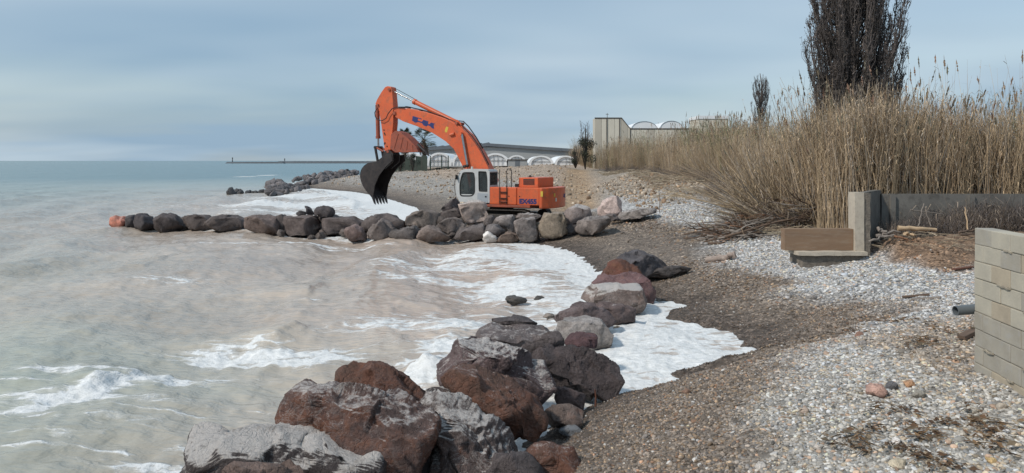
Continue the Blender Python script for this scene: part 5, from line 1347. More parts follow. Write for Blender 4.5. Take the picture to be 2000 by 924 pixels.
# ---------------------------------------------------------------- timber and loose things on the beach
WOOD = simple('grey_driftwood', (0.27, 0.235, 0.205), (0.17, 0.145, 0.125), 5, 0.85, 0.5, 14, 0.01, stretch=(1, 6, 6))
WOODP = simple('pale_peeled_wood', (0.56, 0.42, 0.27), (0.40, 0.27, 0.16), 5, 0.8, 0.4, 14, 0.01, stretch=(1, 6, 6))
WOODB = simple('brown_branch_bark', (0.155, 0.105, 0.075), (0.085, 0.06, 0.045), 6, 0.9, 0.6, 16, 0.01, stretch=(1, 5, 5))
WOODR = simple('reddish_branch', (0.26, 0.135, 0.075), (0.17, 0.09, 0.055), 6, 0.85, 0.4, 16, 0.01, stretch=(1, 5, 5))
RUSTY = simple('rusty_metal', (0.15, 0.062, 0.035), (0.09, 0.04, 0.03), 5, 0.8, 0.4, 30, 0.006)
def log(name, pa, pb, r, mat, label, cat, group=None, wob=0.12, sides=9, taper=0.7, flat=1.0):
    a, b_ = Vector(pa), Vector(pb); L = (b_-a).length
    mb = MB(); pts = []; rad = []
    for k in range(9):
        t = k/8
        pts.append((b_-a)*t+Vector((random.gauss(0, 1), random.gauss(0, 1), random.gauss(0, 0.6)))*r*wob*2)
        rad.append(r*(1-(1-taper)*t)*(1+random.uniform(-0.12, 0.12)))
    mb.tube(pts, rad, sides, aspect=flat)
    o = mb.build(name, mat, None, smooth_shade=True, auto=50, loc=a)
    if label: tag(o, label, cat, group)
    return o
def on_ground(px, py, dz=0.0, guess=1.2):
    z = guess
    for _ in range(14):
        Y = depth_for(py, z+dz); x = (px-1000)/FPX*Y; z = 0.45*z+0.55*H1(x, Y)
    return Vector((x, Y, z+dz))
a, c = on_ground(1384, 508, 0.06, 0.9), on_ground(1440, 501, 0.12, 0.9)
log('driftwood_log', a, c, 0.13, simple('bleached_log', (0.40, 0.33, 0.28), (0.22, 0.17, 0.15), 5, 0.85, 0.6, 12, 0.02, stretch=(1,4,4)), 'bleached pinkish driftwood log lying on the mid beach', 'log', wob=0.25)
def plank(px0, py0, px1, py1, w, t, mat, label, guess=1.6, name='plank'):
    a, c = on_ground(px0, py0, 0.02, guess), on_ground(px1, py1, 0.02, guess)
    L = (c-a).length; mb = MB()
    me = noisy_box(0, L, -w/2, w/2, 0, t, 0.006, 0.15, px0)
    o = link(name, me, None, mat, a+Vector((0, 0, 0.01))); o.rotation_euler = ((c-a).normalized()).to_track_quat('X', 'Z').to_euler()
    tag(o, label, 'plank'); return o
plank(1762, 582, 1816, 577, 0.10, 0.035, WOODB, 'dark weathered plank, the left of two on the pale shingle')
plank(1780, 587, 1838, 583, 0.11, 0.035, WOOD, 'grey weathered plank, the right of two on the pale shingle')
plank(1862, 528, 1900, 523, 0.12, 0.03, RUSTY, 'rusty brown board at the far end of the block wall', 1.9)
plank(1878, 664, 1906, 650, 0.11, 0.05, WOODB, 'dark board leaning at the foot of the block wall', 1.9)
# rusted rod upright at the foam
a = on_ground(1163, 800, -0.05, 0.1)
MB().tube([a, a+Vector((0.005, 0, 0.22)), a+Vector((-0.01, 0, 0.33))], [0.018, 0.014, 0.012], 7).build('tmp', RUSTY)
o = bpy.data.objects['tmp']; o.name = 'iron_rod'; tag(o, 'short dark iron rod standing by the black boulder', 'rod')
a = on_ground(1288, 416, 0.0, 1.2)
MB().tube([a, a+Vector((0.02, 0, 0.6)), a+Vector((-0.03, 0, 1.3))], [0.03, 0.026, 0.018], 7).build('stake', WOOD)
tag(bpy.data.objects['stake'], 'thin stake upright on the rubble bank beside the long flat boulder', 'stake')
# timber in the concrete corner
def stick_px(name, p0, p1, Y0, Y1, r, mat, label, cat='branch', group=None, wob=0.3):
    return log(name, px_at(*p0, Y0), px_at(*p1, Y1), r, mat, label, cat, group, wob)
stick_px('peeled_log', (1757,445), (1829,449), 22.6, 22.9, 0.075, WOODP, 'pale peeled log lying in the concrete corner', 'log')
stick_px('peeled_log', (1762,456), (1790,459), 22.2, 22.4, 0.045, WOODP, 'short pale log below the long peeled log', 'log')
stick_px('branch', (1711,461), (1757,450), 22.4, 22.7, 0.04, WOOD, 'crooked grey branch left of the peeled log', wob=0.8)
stick_px('branch', (1722,446), (1732,459), 22.5, 22.4, 0.05, WOOD, 'stubby bleached branch fork near the broken wall', wob=0.6)
stick_px('branch', (1700,468), (1745,460), 22.0, 22.2, 0.03, WOOD, 'thin grey branch by the foot of the broken wall', wob=0.8)
stick_px('branch', (1748,462), (1775,468), 22.0, 22.0, 0.035, WOODR, 'reddish branch under the short pale log')
stick_px('branch', (1794,442), (1804,398), 23.5, 23.6, 0.022, WOOD, 'leaning thin pole, left of the tripod of poles in the corner')
stick_px('branch', (1818,442), (1806,402), 23.5, 23.6, 0.018, WOOD, 'leaning thin pole, right of the tripod of poles in the corner')
stick_px('branch', (1778,410), (1840,418), 23.8, 23.9, 0.016, WOOD, 'thin bare stick lying level across the poles')
stick_px('branch', (1890,449), (1884,404), 23.2, 23.4, 0.022, WOODP, 'pale thin stick upright left of the block wall')
stick_px('plank', (1874,454), (1910,449), 21.8, 22.0, 0.035, WOODB, 'upper brown pole of two behind the block wall', 'plank')
stick_px('plank', (1876,459), (1912,456), 21.6, 21.8, 0.035, WOODB, 'lower brown pole of two behind the block wall', 'plank')

# stones that stand out on the shingle
def beach_stone(px, py, wpx, hpx, col, label, guess=1.2, rust=0.0, sub=3):
    p = on_ground(px, py, 0.0, guess)
    poly = [(px-wpx*0.5, py), (px-wpx*0.42, py-hpx*0.6), (px-wpx*0.12, py-hpx), (px+wpx*0.25, py-hpx*0.9), (px+wpx*0.48, py-hpx*0.45), (px+wpx*0.5, py+1), (px, py+hpx*0.25)]
    return make_rock(poly, p.y, col, rust, 0.12, label, 'loose stones on the shingle', sub=sub, thick=1.0, e=0.75, lean=0.0, rough=0.03, cuts=5, seed=int(px+py), name='stone', cat='stone')
for args in [
 (1712,772,44,26,(0.34,0.22,0.18),'pinkish brown stone, largest of the loose stones near the block wall'),
 (1742,760,26,16,(0.12,0.12,0.125),'dark grey stone touching the pinkish brown stone'),
 (1776,756,24,14,(0.40,0.24,0.14),'orange-tan brick-like stone right of the dark grey stone'),
 (1794,776,30,15,(0.24,0.23,0.20),'flat olive-grey stone below the orange-tan stone'),
 (1748,868,22,15,(0.55,0.53,0.50),'round white stone among the brown leaves at the bottom right'),
 (1878,852,24,14,(0.48,0.45,0.39),'cream stone left of three pale stones at the bottom right'),
 (1912,856,20,13,(0.46,0.43,0.38),'cream stone in the middle of three pale stones at the bottom right'),
 (1952,858,20,14,(0.52,0.50,0.46),'whitish stone right of three pale stones at the bottom right'),
 (1752,912,36,18,(0.36,0.32,0.24),'flat tan stone at the bottom edge below the white stone'),
 (1936,904,24,12,(0.44,0.32,0.16),'ochre stone near the bottom right corner'),
 (1956,800,26,14,(0.38,0.34,0.28),'beige oval stone below the block wall'),
 (1900,806,26,13,(0.40,0.38,0.33),'light grey oval stone left of the beige one'),
 (1680,660,22,14,(0.20,0.12,0.09),'reddish dark stone between the dark and the pale shingle'),
 (1684,676,18,12,(0.22,0.21,0.20),'grey stone below the reddish dark stone'),
 (1570,808,22,14,(0.34,0.28,0.23),'pale tan stone in the middle of the near shingle'),
 (1486,914,26,14,(0.42,0.40,0.37),'pale stone at the bottom edge of the shingle'),
 (1596,878,18,12,(0.45,0.42,0.38),'small pale stone near the bottom middle of the shingle'),
 (1340,770,20,12,(0.17,0.11,0.08),'brown stone just below the tip of the foam'),
]: beach_stone(*args)

# ---------------------------------------------------------------- far buildings
Yh = 125.0
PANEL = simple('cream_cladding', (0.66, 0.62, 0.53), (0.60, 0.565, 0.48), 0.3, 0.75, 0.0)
PANEL2 = simple('cream_cladding_dark', (0.50, 0.465, 0.395), (0.46, 0.43, 0.365), 0.3, 0.75, 0.0)  # darker cream for the wall body and some of the panels
DARKT = simple('dark_trim', (0.10, 0.09, 0.08), (0.08, 0.075, 0.07), 1, 0.7, 0.0)
TUNNEL = simple('white_tunnel_film', (0.82, 0.83, 0.84), (0.74, 0.76, 0.77), 0.4, 0.45, 0.0)
TUNG = simple('dusty_tunnel_film', (0.46, 0.48, 0.49), (0.38, 0.40, 0.41), 0.5, 0.6, 0.0)
TUNW = simple('end_film', (0.80, 0.81, 0.82), (0.68, 0.70, 0.71), 0.5, 0.55, 0.0)
GALV = simple('galvanised_tube', (0.30, 0.31, 0.32), (0.22, 0.23, 0.24), 1, 0.5, 0.0, metal=0.5)
ROOFD = simple('dark_shade_roof', (0.15, 0.17, 0.19), (0.12, 0.135, 0.155), 0.15, 0.7, 0.0)
NETW = simple('grey_net_wall', (0.36, 0.375, 0.38), (0.31, 0.325, 0.33), 0.15, 0.85, 0.0)
GREENM = simple('dark_green_paint', (0.025, 0.055, 0.04), (0.03, 0.05, 0.04), 1, 0.6, 0.0)
NETG = simple('dark_green_net', (0.055, 0.075, 0.062), (0.08, 0.095, 0.08), 0.8, 0.9, 0.0)

def zpx(py, Y): return HC-(py-HZ)/FPX*Y
def xpx(px, Y): return (px-1000)/FPX*Y
wh = empty('warehouse', (xpx(1162, Yh), Yh, 2.0)); wx0 = xpx(1162, Yh)
tag(wh, 'cream clad warehouse with a taller end block behind the reeds', 'warehouse')
zt1, zt2 = zpx(230, Yh)-2, zpx(251, Yh)-2
xA, xB, xC = xpx(1214, Yh)-wx0, xpx(1231, Yh)-wx0, xpx(1420, Yh)-wx0
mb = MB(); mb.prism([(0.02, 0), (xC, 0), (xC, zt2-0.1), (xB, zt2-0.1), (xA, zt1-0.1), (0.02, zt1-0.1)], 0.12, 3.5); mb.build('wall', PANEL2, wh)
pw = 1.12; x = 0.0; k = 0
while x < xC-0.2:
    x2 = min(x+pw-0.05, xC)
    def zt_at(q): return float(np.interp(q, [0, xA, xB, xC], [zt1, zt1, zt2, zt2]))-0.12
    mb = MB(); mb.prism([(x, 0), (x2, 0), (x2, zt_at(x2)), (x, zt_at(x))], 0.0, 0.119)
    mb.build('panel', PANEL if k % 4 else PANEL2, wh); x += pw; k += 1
mb = MB(); mb.tube([(-0.05, 0.0, zt1-0.05), (xA, 0.0, zt1-0.05), (xB, 0.0, zt2-0.05), (xC, 0.0, zt2-0.05)], 0.11, 6); mb.build('parapet_trim', DARKT, wh)
for q in (xpx(1185, Yh)-wx0, xpx(1210, Yh)-wx0, xpx(1231, Yh)-wx0):
    MB().box(q-0.07, q+0.07, -0.08, -0.002, 0, zt_at(q)).build('downpipe', DARKT, wh)
mb = MB(); mb.tube([(xpx(1189, Yh)-wx0, 2, zt1-0.1), (xpx(1189, Yh)-wx0, 2, zt1+0.9)], 0.05, 5)
mb.tube([(xpx(1186, Yh)-wx0, 2, zt1+0.7), (xpx(1192, Yh)-wx0, 2, zt1+0.7)], 0.04, 5); mb.build('aerial', DARKT, wh)
def vault(name, px0, px1, ptop, pbase, Y, depth, label, cat, mat, group=None, frame=True, front=None, zb_=None):
    x0, x1 = xpx(px0, Y), xpx(px1, Y); zt_ = zpx(ptop, Y); zb0 = zpx(pbase, Y) if zb_ is None else zb_
    R = (x1-x0)/2; hgt = zt_-zb0
    e = empty(name, ((x0+x1)/2, Y, zb0)); tag(e, label, cat, group)
    n = 18; V, F = [], []
    for yy in (0.0, depth*0.5, depth):
        for k in range(n+1):
            t = math.pi*k/n
            V.append((-R*math.cos(t), yy, hgt*math.sin(t)**0.85))
    for j in range(2):
        for k in range(n): F.append((j*(n+1)+k, (j+1)*(n+1)+k, (j+1)*(n+1)+k+1, j*(n+1)+k+1))
    mb = MB(); mb.add(V, F); cov = mb.build('cover', mat, e, smooth_shade=True)
    if not frame:
        mb = MB(); mb.prism([(-R*0.97*math.cos(math.pi*k/n), hgt*0.97*math.sin(math.pi*k/n)**0.85) for k in range(n+1)], 0.1, 0.2); mb.build('end_film', mat, e)
    if frame:
        # white front band, greyish end film set back, tubes of the end frame
        V2, F2 = [], []
        for k in range(n+1):
            t = math.pi*k/n
            V2.append((-R*math.cos(t), -0.02, hgt*math.sin(t)**0.85)); V2.append((-R*0.80*math.cos(t), -0.02, max(hgt*0.86*math.sin(t)**0.85, 0)))
        for k in range(n): F2.append((2*k, 2*k+1, 2*k+3, 2*k+2))
        mb = MB(); mb.add(V2, F2); mb.build('front_band', mat, e)
        poly = [(-R*0.96*math.cos(math.pi*k/n), hgt*0.96*math.sin(math.pi*k/n)**0.85) for k in range(n+1)]
        mb = MB(); mb.prism(poly, 0.25, 0.3); mb.build('end_film', TUNW, e)
        for f in ((-0.45, -0.15, 0.15, 0.45) if px0 < 1000 else (0.0,)):
            zz = hgt*0.9*math.sqrt(max(0, 1-f*f))
            MB().tube([(R*f, 0.12, 0), (R*f, 0.12, zz)], 0.04, 5).build('end_post', GALV, e)
        MB().tube([(-R*0.9, 0.12, hgt*0.42), (R*0.9, 0.12, hgt*0.42)], 0.05, 5).build('end_rail', GALV, e)
    return e
GT = 'white plastic tunnels beyond the beach'
for (a, c, tp, lab) in [(766,832,298,'plastic tunnel half hidden behind the dark net fence and the palms'),(832,884,298,'white plastic tunnel right of the front palm'),(882,930,298,'white plastic tunnel behind the lower boom'),(940,996,299,'white plastic tunnel just right of the boom foot'),(988,1030,303,'white plastic tunnel behind the grey hut'),(1032,1082,304,'white plastic tunnel right of the grey hut'),(1083,1128,304,'white plastic tunnel nearest the reeds')]:
    vault('plastic_tunnel', a, c, tp, 324, 150.0, 26, lab, 'tunnel', TUNNEL, GT, front=TUNNEL if a > 1000 else None)
# wide shade house behind
Yg = 186.0
gx0, gxm, gx1 = xpx(828, Yg), xpx(955, Yg), xpx(1130, Yg)
zr, ze0, ze1, zbg = zpx(280, Yg), zpx(289, Yg), zpx(292, Yg), 2.6
gh = empty('shade_house', (gxm, Yg, zbg)); tag(gh, 'long grey shade house with a dark stepped roof behind the tunnels', 'greenhouse')
mb = MB(); mb.prism([(gx0-gxm, 0), (gx1-gxm, 0), (gx1-gxm, ze1-zbg-0.5), (0, zr-zbg-0.9), (gx0-gxm, ze0-zbg-0.5)], 0, 40); mb.build('net_wall', NETW, gh)
nst = 9
for k in range(nst):
    for (xx0, xx1, za, zc_) in ((gx0-gxm-1, 0.0, ze0-zbg, zr-zbg), (0.0, gx1-gxm+1, zr-zbg, ze1-zbg)):
        a = xx0+(xx1-xx0)*k/nst; c = xx0+(xx1-xx0)*(k+1)/nst
        z_a = za+(zc_-za)*k/nst; z_c = za+(zc_-za)*(k+1)/nst
        st_ = 0.25 if xx0 < 0 else 0.05
        mb = MB(); mb.prism([(a, z_a-0.75), (c-0.02, z_c-0.75), (c-0.02, z_c+(st_ if xx0 < 0 else 0)), (a, z_a)], -0.6, 41); mb.build('roof_bay', ROOFD, gh)
# grey hut, gate, net fence
hut = empty('hut', (xpx(1011, 143), 143, 2.4)); tag(hut, 'small grey flat-roofed hut before the tunnels', 'hut')
hw = (1031-993)/FPX*143; hh_ = zpx(313, 143)-2.4
MB().box(-hw/2, hw/2, 0, 3, 0, hh_).build('wall', NETW, hut, bevel=0.03)
MB().box(-hw/2-0.15, hw/2+0.15, -0.15, 3.15, hh_+0.002, hh_+0.18).build('roof', DARKT, hut)
MB().box(-0.5, 0.4, -0.05, -0.004, 0, 1.9).build('door', ROOFD, hut)
Yf = 128.0
gate = empty('green_gate', (xpx(858, Yf), Yf, H1(xpx(858, Yf), Yf)-0.1)); tag(gate, 'dark green barred gate with three posts before the tunnel', 'gate')
gh_ = zpx(304, Yf)-gate.location.z; gw = (877-842)/FPX*Yf
for f in (-0.5, 0.12, 0.5): MB().tube([(gw*f, 0, 0), (gw*f, 0, gh_)], 0.085, 6).build('post', GREENM, gate)
for k in range(14):
    x_ = -gw/2+gw*(k+0.5)/14
    MB().tube([(x_, 0, 0.1), (x_, 0, gh_*0.62)], 0.025, 4).build('bar', GREENM, gate)
for zz in (0.15, gh_*0.6): MB().tube([(-gw/2, 0, zz), (gw/2, 0, zz)], 0.04, 4).build('rail', GREENM, gate)
nf = empty('net_fence', (xpx(795, 130), 130, 2.6)); tag(nf, 'dark green net fence below the palms', 'fence')
nf.location.z = H1(nf.location.x, 130)-0.2
fh = zpx(303, 130)-nf.location.z; fw0, fw1 = xpx(768, 130)-nf.location.x, xpx(835, 130)-nf.location.x
for k in range(6):
    a = fw0+(fw1-fw0)*k/6; c = fw0+(fw1-fw0)*(k+1)/6
    MB().tube([(a, 0, 0), (a, 0, fh*0.95)], 0.06, 5).build('post', DARKT, nf)
    hk = fh*(0.9+0.12*math.sin(k*1.7))
    mb = MB(); mb.prism([(a+0.03, 0.05), (c-0.03, 0.05), (c-0.03, hk*0.96), (a+0.03, hk)], -0.03, 0.03); mb.build('net', NETG, nf)
# pale roofs beyond the reeds
vault('pale_roof_vault', 1232, 1285, 237, 252, 138.0, 14, 'left white vaulted roof rising behind the warehouse', 'roof', TUNNEL, None, frame=False, zb_=zpx(256, 138))
vault('pale_roof_vault', 1288, 1335, 236, 252, 138.0, 14, 'right white vaulted roof rising behind the warehouse', 'roof', TUNNEL, None, frame=False, zb_=zpx(256, 138))
# piers under them, so that they stand on a building
for o in [q for q in bpy.data.objects if q.name.startswith('pale_roof_vault')]:
    MB().box(-2.4, 2.4, 0.4, 13.5, -(o.location.z-1.5), -0.004).build('wall', PANEL, o)
sh = empty('white_shed', (xpx(1394, 112), 112, 1.8)); tag(sh, 'white flat roof edge showing above the green reeds', 'shed')
sw = (1424-1364)/FPX*112
MB().box(-sw/2+0.1, sw/2-0.1, 0.1, 6, 0, zpx(229, 112)-1.8-0.25).build('wall', PANEL, sh)
MB().box(-sw/2, sw/2, 0, 6.1, zpx(229, 112)-1.8-0.248, zpx(226, 112)-1.8).build('roof', TUNNEL, sh)

# ---------------------------------------------------------------- harbour mole on the horizon
Ym = 1150.0
def mole(px0, px1, ptop, label, Y, seed):
    x0, x1 = xpx(px0, Y), xpx(px1, Y); n = 120
    zt_ = zpx(ptop, Y); V, F = [], []
    for k in range(n+1):
        x = x0+(x1-x0)*k/n; e_ = min(1.0, min(k, n-k)/4.0+0.25)
        zz = zt_*(e_)+0.35*float(noise3(k*0.4, seed, 0.0))
        for (dy, z_) in ((-9, -1.0), (-3, zz), (4, zz), (10, -1.0)): V.append((x-x0, dy, z_+0.2*float(noise3(k*0.9, dy, seed))))
    for k in range(n):
        for j in range(3): F.append((k*4+j, k*4+j+1, (k+1)*4+j+1, (k+1)*4+j))
    mb = MB(); mb.add(V, F); o = mb.build('harbour_mole', MOLE, None, loc=(x0, Y, 0)); tag(o, label, 'mole'); return o
MOLE = simple('far_rubble_mole', (0.11, 0.125, 0.14), (0.08, 0.09, 0.10), 0.02, 0.9, 0.0)
mole(442, 556, 316.2, 'low thin harbour mole on the sea horizon, the seaward length', Ym, 1.0)
mole(540, 740, 314.9, 'taller landward harbour mole on the sea horizon', Ym+40, 2.0)
for px, pt, Y, lab in ((454, 307.5, Ym, 'small beacon on the seaward end of the mole'), (556, 309.5, Ym+40, 'small beacon where the taller mole begins')):
    e = empty('beacon_tower', (xpx(px, Y), Y, 2.0)); tag(e, lab, 'beacon')
    h_ = zpx(pt, Y)-2.0
    MB().tube([(0, 0, 0), (0, 0, h_*0.75)], [0.9, 0.6], 8).build('tower', MOLE, e)
    MB().tube([(0, 0, h_*0.75), (0, 0, h_)], [1.1, 0.7], 8).build('lantern', DARKT, e)
# ---------------------------------------------------------------- plants
def instancer(name, pts, rot, scl, vid, variants, kind='stuff', pcol=None):
    """one object that stands copies of the variant meshes on its points"""
    me = bpy.data.meshes.new(name); me.vertices.add(len(pts)); me.vertices.foreach_set('co', np.ascontiguousarray(pts, np.float32).ravel())
    vattr(me, 'rot', rot, 'FLOAT_VECTOR'); vattr(me, 'scl', scl, 'FLOAT_VECTOR')
    a = me.attributes.new('vid', 'INT', 'POINT'); a.data.foreach_set('value', np.ascontiguousarray(vid, np.int32))
    if pcol is not None: vattr(me, 'pcol', pcol, 'FLOAT_COLOR')
    me.update()
    coll = bpy.data.collections.new(name+'_kinds')
    for i, vm in enumerate(variants):
        o = bpy.data.objects.new(f'{name}_kind_{i:02d}', vm); coll.objects.link(o)
    ng = bpy.data.node_groups.new(name+'_scatter', 'GeometryNodeTree')
    ng.interface.new_socket('Geometry', in_out='INPUT', socket_type='NodeSocketGeometry')
    ng.interface.new_socket('Geometry', in_out='OUTPUT', socket_type='NodeSocketGeometry')
    gi = ng.nodes.new('NodeGroupInput'); go = ng.nodes.new('NodeGroupOutput')
    ci = ng.nodes.new('GeometryNodeCollectionInfo'); ci.inputs[0].default_value = coll
    ci.inputs['Separate Children'].default_value = True; ci.inputs['Reset Children'].default_value = True
    ip = ng.nodes.new('GeometryNodeInstanceOnPoints'); ip.inputs['Pick Instance'].default_value = True
    def na(nm, ty):
        n = ng.nodes.new('GeometryNodeInputNamedAttribute'); n.data_type = ty; n.inputs[0].default_value = nm; return n.outputs[0]
    L = ng.links.new
    L(gi.outputs[0], ip.inputs['Points']); L(ci.outputs[0], ip.inputs['Instance'])
    L(na('vid', 'INT'), ip.inputs['Instance Index']); L(na('rot', 'FLOAT_VECTOR'), ip.inputs['Rotation']); L(na('scl', 'FLOAT_VECTOR'), ip.inputs['Scale'])
    L(ip.outputs[0], go.inputs[0])
    o = link(name, me); md = o.modifiers.new('scatter', 'NODES'); md.node_group = ng
    o['kind'] = kind
    return o

# --- shingle
m, nt, b, out = new_mat('pebble')
a = N(nt, 'ShaderNodeAttribute', attribute_name='pcol', attribute_type='INSTANCER')
v = coords(nt)
k_ = ramp(nt, noise(nt, v, 2.0, 4, 0.6), [(0.3, 0.8), (0.7, 1.2)])
nt.links.new(mixc(nt, 1.0, a.outputs['Color'], k_, 'MULTIPLY'), b.inputs['Base Color'])
b.inputs['Roughness'].default_value = 0.62; b.inputs['Specular IOR Level'].default_value = 0.35
PEB = m
pv = []
rs = np.random.RandomState(77)
for k in range(8):
    V, Fc = ico(2)
    s = np.array([1.0, rs.uniform(0.65, 0.95), rs.uniform(0.38, 0.62)])
    q = np.sign(V)*np.abs(V)**rs.uniform(0.75, 1.0)*s
    q = q*(1+0.22*noise3(V[:, 0]*1.3+k*5, V[:, 1]*1.3, V[:, 2]*1.3))[:, None]
    me = big_mesh('pebble', q, Fc); me.materials.append(PEB); pv.append(me)
def pebble_field():
    P, S, C = [], [], []
    zones = [((4.6, 12.0), 1250, (0.010, 0.034)), ((12.0, 18.0), 560, (0.015, 0.042)), ((18.0, 27.0), 190, (0.025, 0.058)), ((27.0, 42.0), 45, (0.04, 0.09))]
    for (y0, y1), dens, (r0, r1) in zones:
        x0, x1 = -1.5, 0.80*y1+1.5
        n = int((y1-y0)*(x1-x0)*dens)
        y = rs.uniform(y0, y1, n); x = rs.uniform(x0, x1, n)
        d_ = x-shore(y)
        keep = (d_ > 0.15) & (x < 0.78*y+1.2)
        wallx = 5.50-0.128*(8.80-y)
        keep &= ~((y < 8.85) & (x > wallx-0.03) & (x < wallx+0.26))
        keep &= ~((x > 12.5) & (y > 19)) & ~((y > 30) & (x > 0.30*y+1.0))
        smoothsand = smooth(24, 28, y)*(1-smooth(3.5, 6.5, d_))        # fine sand lower down the far beach
        keep &= rs.rand(n) > smoothsand*0.93
        soil = (x > 11.2) & (y > 19.3)
        keep &= ~(soil & (rs.rand(n) < 0.8))
        fine = (1-smooth(0.4, 2.8, d_+0.8*noise3(x*0.5, y*0.5, 2.0)))
        keep &= rs.rand(n) > 0.35*fine
        x, y, d_, fine = x[keep], y[keep], d_[keep], fine[keep]
        n = len(x)
        r = r0+(r1-r0)*rs.rand(n)**2.3
        r *= 1-0.45*fine
        big = rs.rand(n) < 0.012; r[big] *= rs.uniform(1.3, 2.0, big.sum())
        z = H(x, y)+r*0.12
        c = zone_colour(x, y)
        lum = np.exp(rs.normal(-0.03, 0.38, n))
        hue = rs.rand(n)
        tint = np.ones((n, 3))
        tint[hue < 0.18] = (1.14, 1.0, 0.82); tint[hue > 0.86] = (0.92, 0.98, 1.08); tint[(hue > 0.18) & (hue < 0.24)] = (1.18, 0.88, 0.70)
        c = np.clip(c*1.05*lum[:, None]*tint, 0.02, 0.62)
        wh = rs.rand(n) < 0.015; c[wh] = np.array([0.52, 0.5, 0.47])*rs.uniform(0.75, 1.1, (wh.sum(), 1))
        P.append(np.stack([x, y, z], 1)); S.append(r); C.append(c)
    P = np.concatenate(P); S = np.concatenate(S); C = np.concatenate(C); n = len(P)
    rot = np.stack([rs.normal(0, 0.35, n), rs.normal(0, 0.35, n), rs.uniform(0, 6.28, n)], 1)
    sc = S[:, None]*np.stack([np.ones(n), rs.uniform(0.85, 1.1, n), rs.uniform(0.8, 1.15, n)], 1)
    o = instancer('shingle', P, rot, sc, rs.randint(0, len(pv), n), pv, 'stuff', C)
    tag(o, 'grey and brown pebbles covering the beach', 'shingle')
    print('pebbles', n)
pebble_field()
# stones and clods in the rubble bank
def rubble():
    n = 3600
    y = rs.uniform(42, 75, n); x = rs.uniform(7.5, 15.5, n)
    keep = (x > 7.2+0.05*(y-42)) & (x < 0.3*y+2); x, y = x[keep], y[keep]; n = len(x)
    r = rs.uniform(0.05, 0.17, n)*(rs.rand(n)**2.5+0.30)
    yf = rs.uniform(55, 150, 2500); xf = rs.uniform(-30, 9, 2500); kf = (xf-shore(yf)) > 4; yf, xf = yf[kf], xf[kf]
    x = np.concatenate([x, xf]); y = np.concatenate([y, yf]); r = np.concatenate([r, rs.uniform(0.05, 0.20, len(xf))]); n = len(x)
    z = H(x, y)+r*0.2
    base = np.array([0.33, 0.275, 0.215]); c = base[None]*np.exp(rs.normal(0, 0.35, n))[:, None]
    c[rs.rand(n) < 0.3] *= np.array([0.75, 0.6, 0.48])
    rot = rs.uniform(0, 6.28, (n, 3)); sc = r[:, None]*rs.uniform(0.7, 1.3, (n, 3))
    o = instancer('rubble', np.stack([x, y, z], 1), rot, sc, rs.randint(0, len(pv), n), pv, 'stuff', np.clip(c, 0.03, 0.7))
    tag(o, 'pale broken rubble on the bank below the reeds', 'rubble')
rubble()

# --- giant reeds
REED, nt, b = attr_mat('dry_reed', 'col', rough=0.75, var=0.3, vscale=1.5)
def reed_clump(seed, n=26, h=(3.6, 5.4), spread=0.55, lean=0.10, bent=(0, 0), green=0.0, plume=0.12, leaves=7, thick=0.010, grey=0.25, tone=None):
    R = random.Random(seed); mb = MB(); kt = R.uniform(0.72, 1.25)
    for i in range(n):
        g = R.random()
        tan = (0.42, 0.318, 0.205); br = (0.26, 0.19, 0.125); gy = (0.34, 0.29, 0.235); gn = (0.17, 0.18, 0.085)
        base = gn if R.random() < green else (gy if g < grey else (br if g < 0.55 else tan))
        if tone: base = tone
        k = R.uniform(0.7, 1.2)*kt; mb.cur = (base[0]*k, base[1]*k, base[2]*k)
        a = R.uniform(0, 6.28); rr = spread*math.sqrt(R.random())
        x0, y0 = rr*math.cos(a), rr*math.sin(a)
        H_ = R.uniform(*h)
        lx = R.gauss(0, lean)+bent[0]*R.uniform(0.5, 1.3); ly = R.gauss(0, lean)+bent[1]*R.uniform(0.5, 1.3)
        cx_, cy_ = R.gauss(0, 0.08), R.gauss(0, 0.08)
        sh = math.sqrt(max(0.15, 1-min(0.8, lx*lx+ly*ly)))
        def at(t): return Vector((x0+H_*(lx*t+cx_*t*t), y0+H_*(ly*t+cy_*t*t), H_*sh*t*(1-0.06*t)))
        pts = [at(t) for t in (0, 0.35, 0.7, 1.0)]
        r0 = thick*R.uniform(0.75, 1.35)
        mb.tube(pts, [r0, r0*0.85, r0*0.6, r0*0.25], 3, cap=False)
        for j in range(leaves):
            t = R.uniform(0.22, 0.99)
            p0 = at(t); a2 = R.uniform(0, 6.28); L = R.uniform(0.2, 0.48); w = R.uniform(0.007, 0.015)
            dv = Vector((math.cos(a2), math.sin(a2), 0)); sd = Vector((-dv.y, dv.x, 0))*w
            rise = R.uniform(0.1, 0.9)
            p1 = p0+dv*L*0.45+Vector((0, 0, L*0.42*rise)); p2 = p1+dv*L*0.45+Vector((0, 0, -L*R.uniform(0.0, 0.75)))
            kk = R.uniform(0.75, 1.35); old = mb.cur; mb.cur = tuple(q*kk for q in old)
            mb.add([p0-sd*0.6, p0+sd*0.6, p1+sd, p1-sd, p2], [(0, 1, 2, 3), (3, 2, 4)]); mb.cur = old
        if R.random() < plume:
            tip = at(1.0); dirn = (at(1.0)-at(0.85)).normalized(); old = mb.cur; mb.cur = (0.20*R.uniform(0.7, 1.3), 0.16, 0.115)
            L = R.uniform(0.3, 0.6)
            for j in range(10):
                q = tip+dirn*L*j/10.0; a2 = R.uniform(0, 6.28); w = 0.05*math.sin(math.pi*(j+0.7)/10.5)
                dv = Vector((math.cos(a2), math.sin(a2), 0.0))
                mb.add([q, q+dv*w+dirn*0.06, q+dirn*0.13, q-dv*w*0.8+dirn*0.05], [(0, 1, 2, 3)])
            mb.cur = old
    me = mb.mesh('reed_clump'); me.materials.append(REED)
    return me
up = [reed_clump(100+k, n=34, plume=0.05, leaves=6, thick=0.012) for k in range(6)]
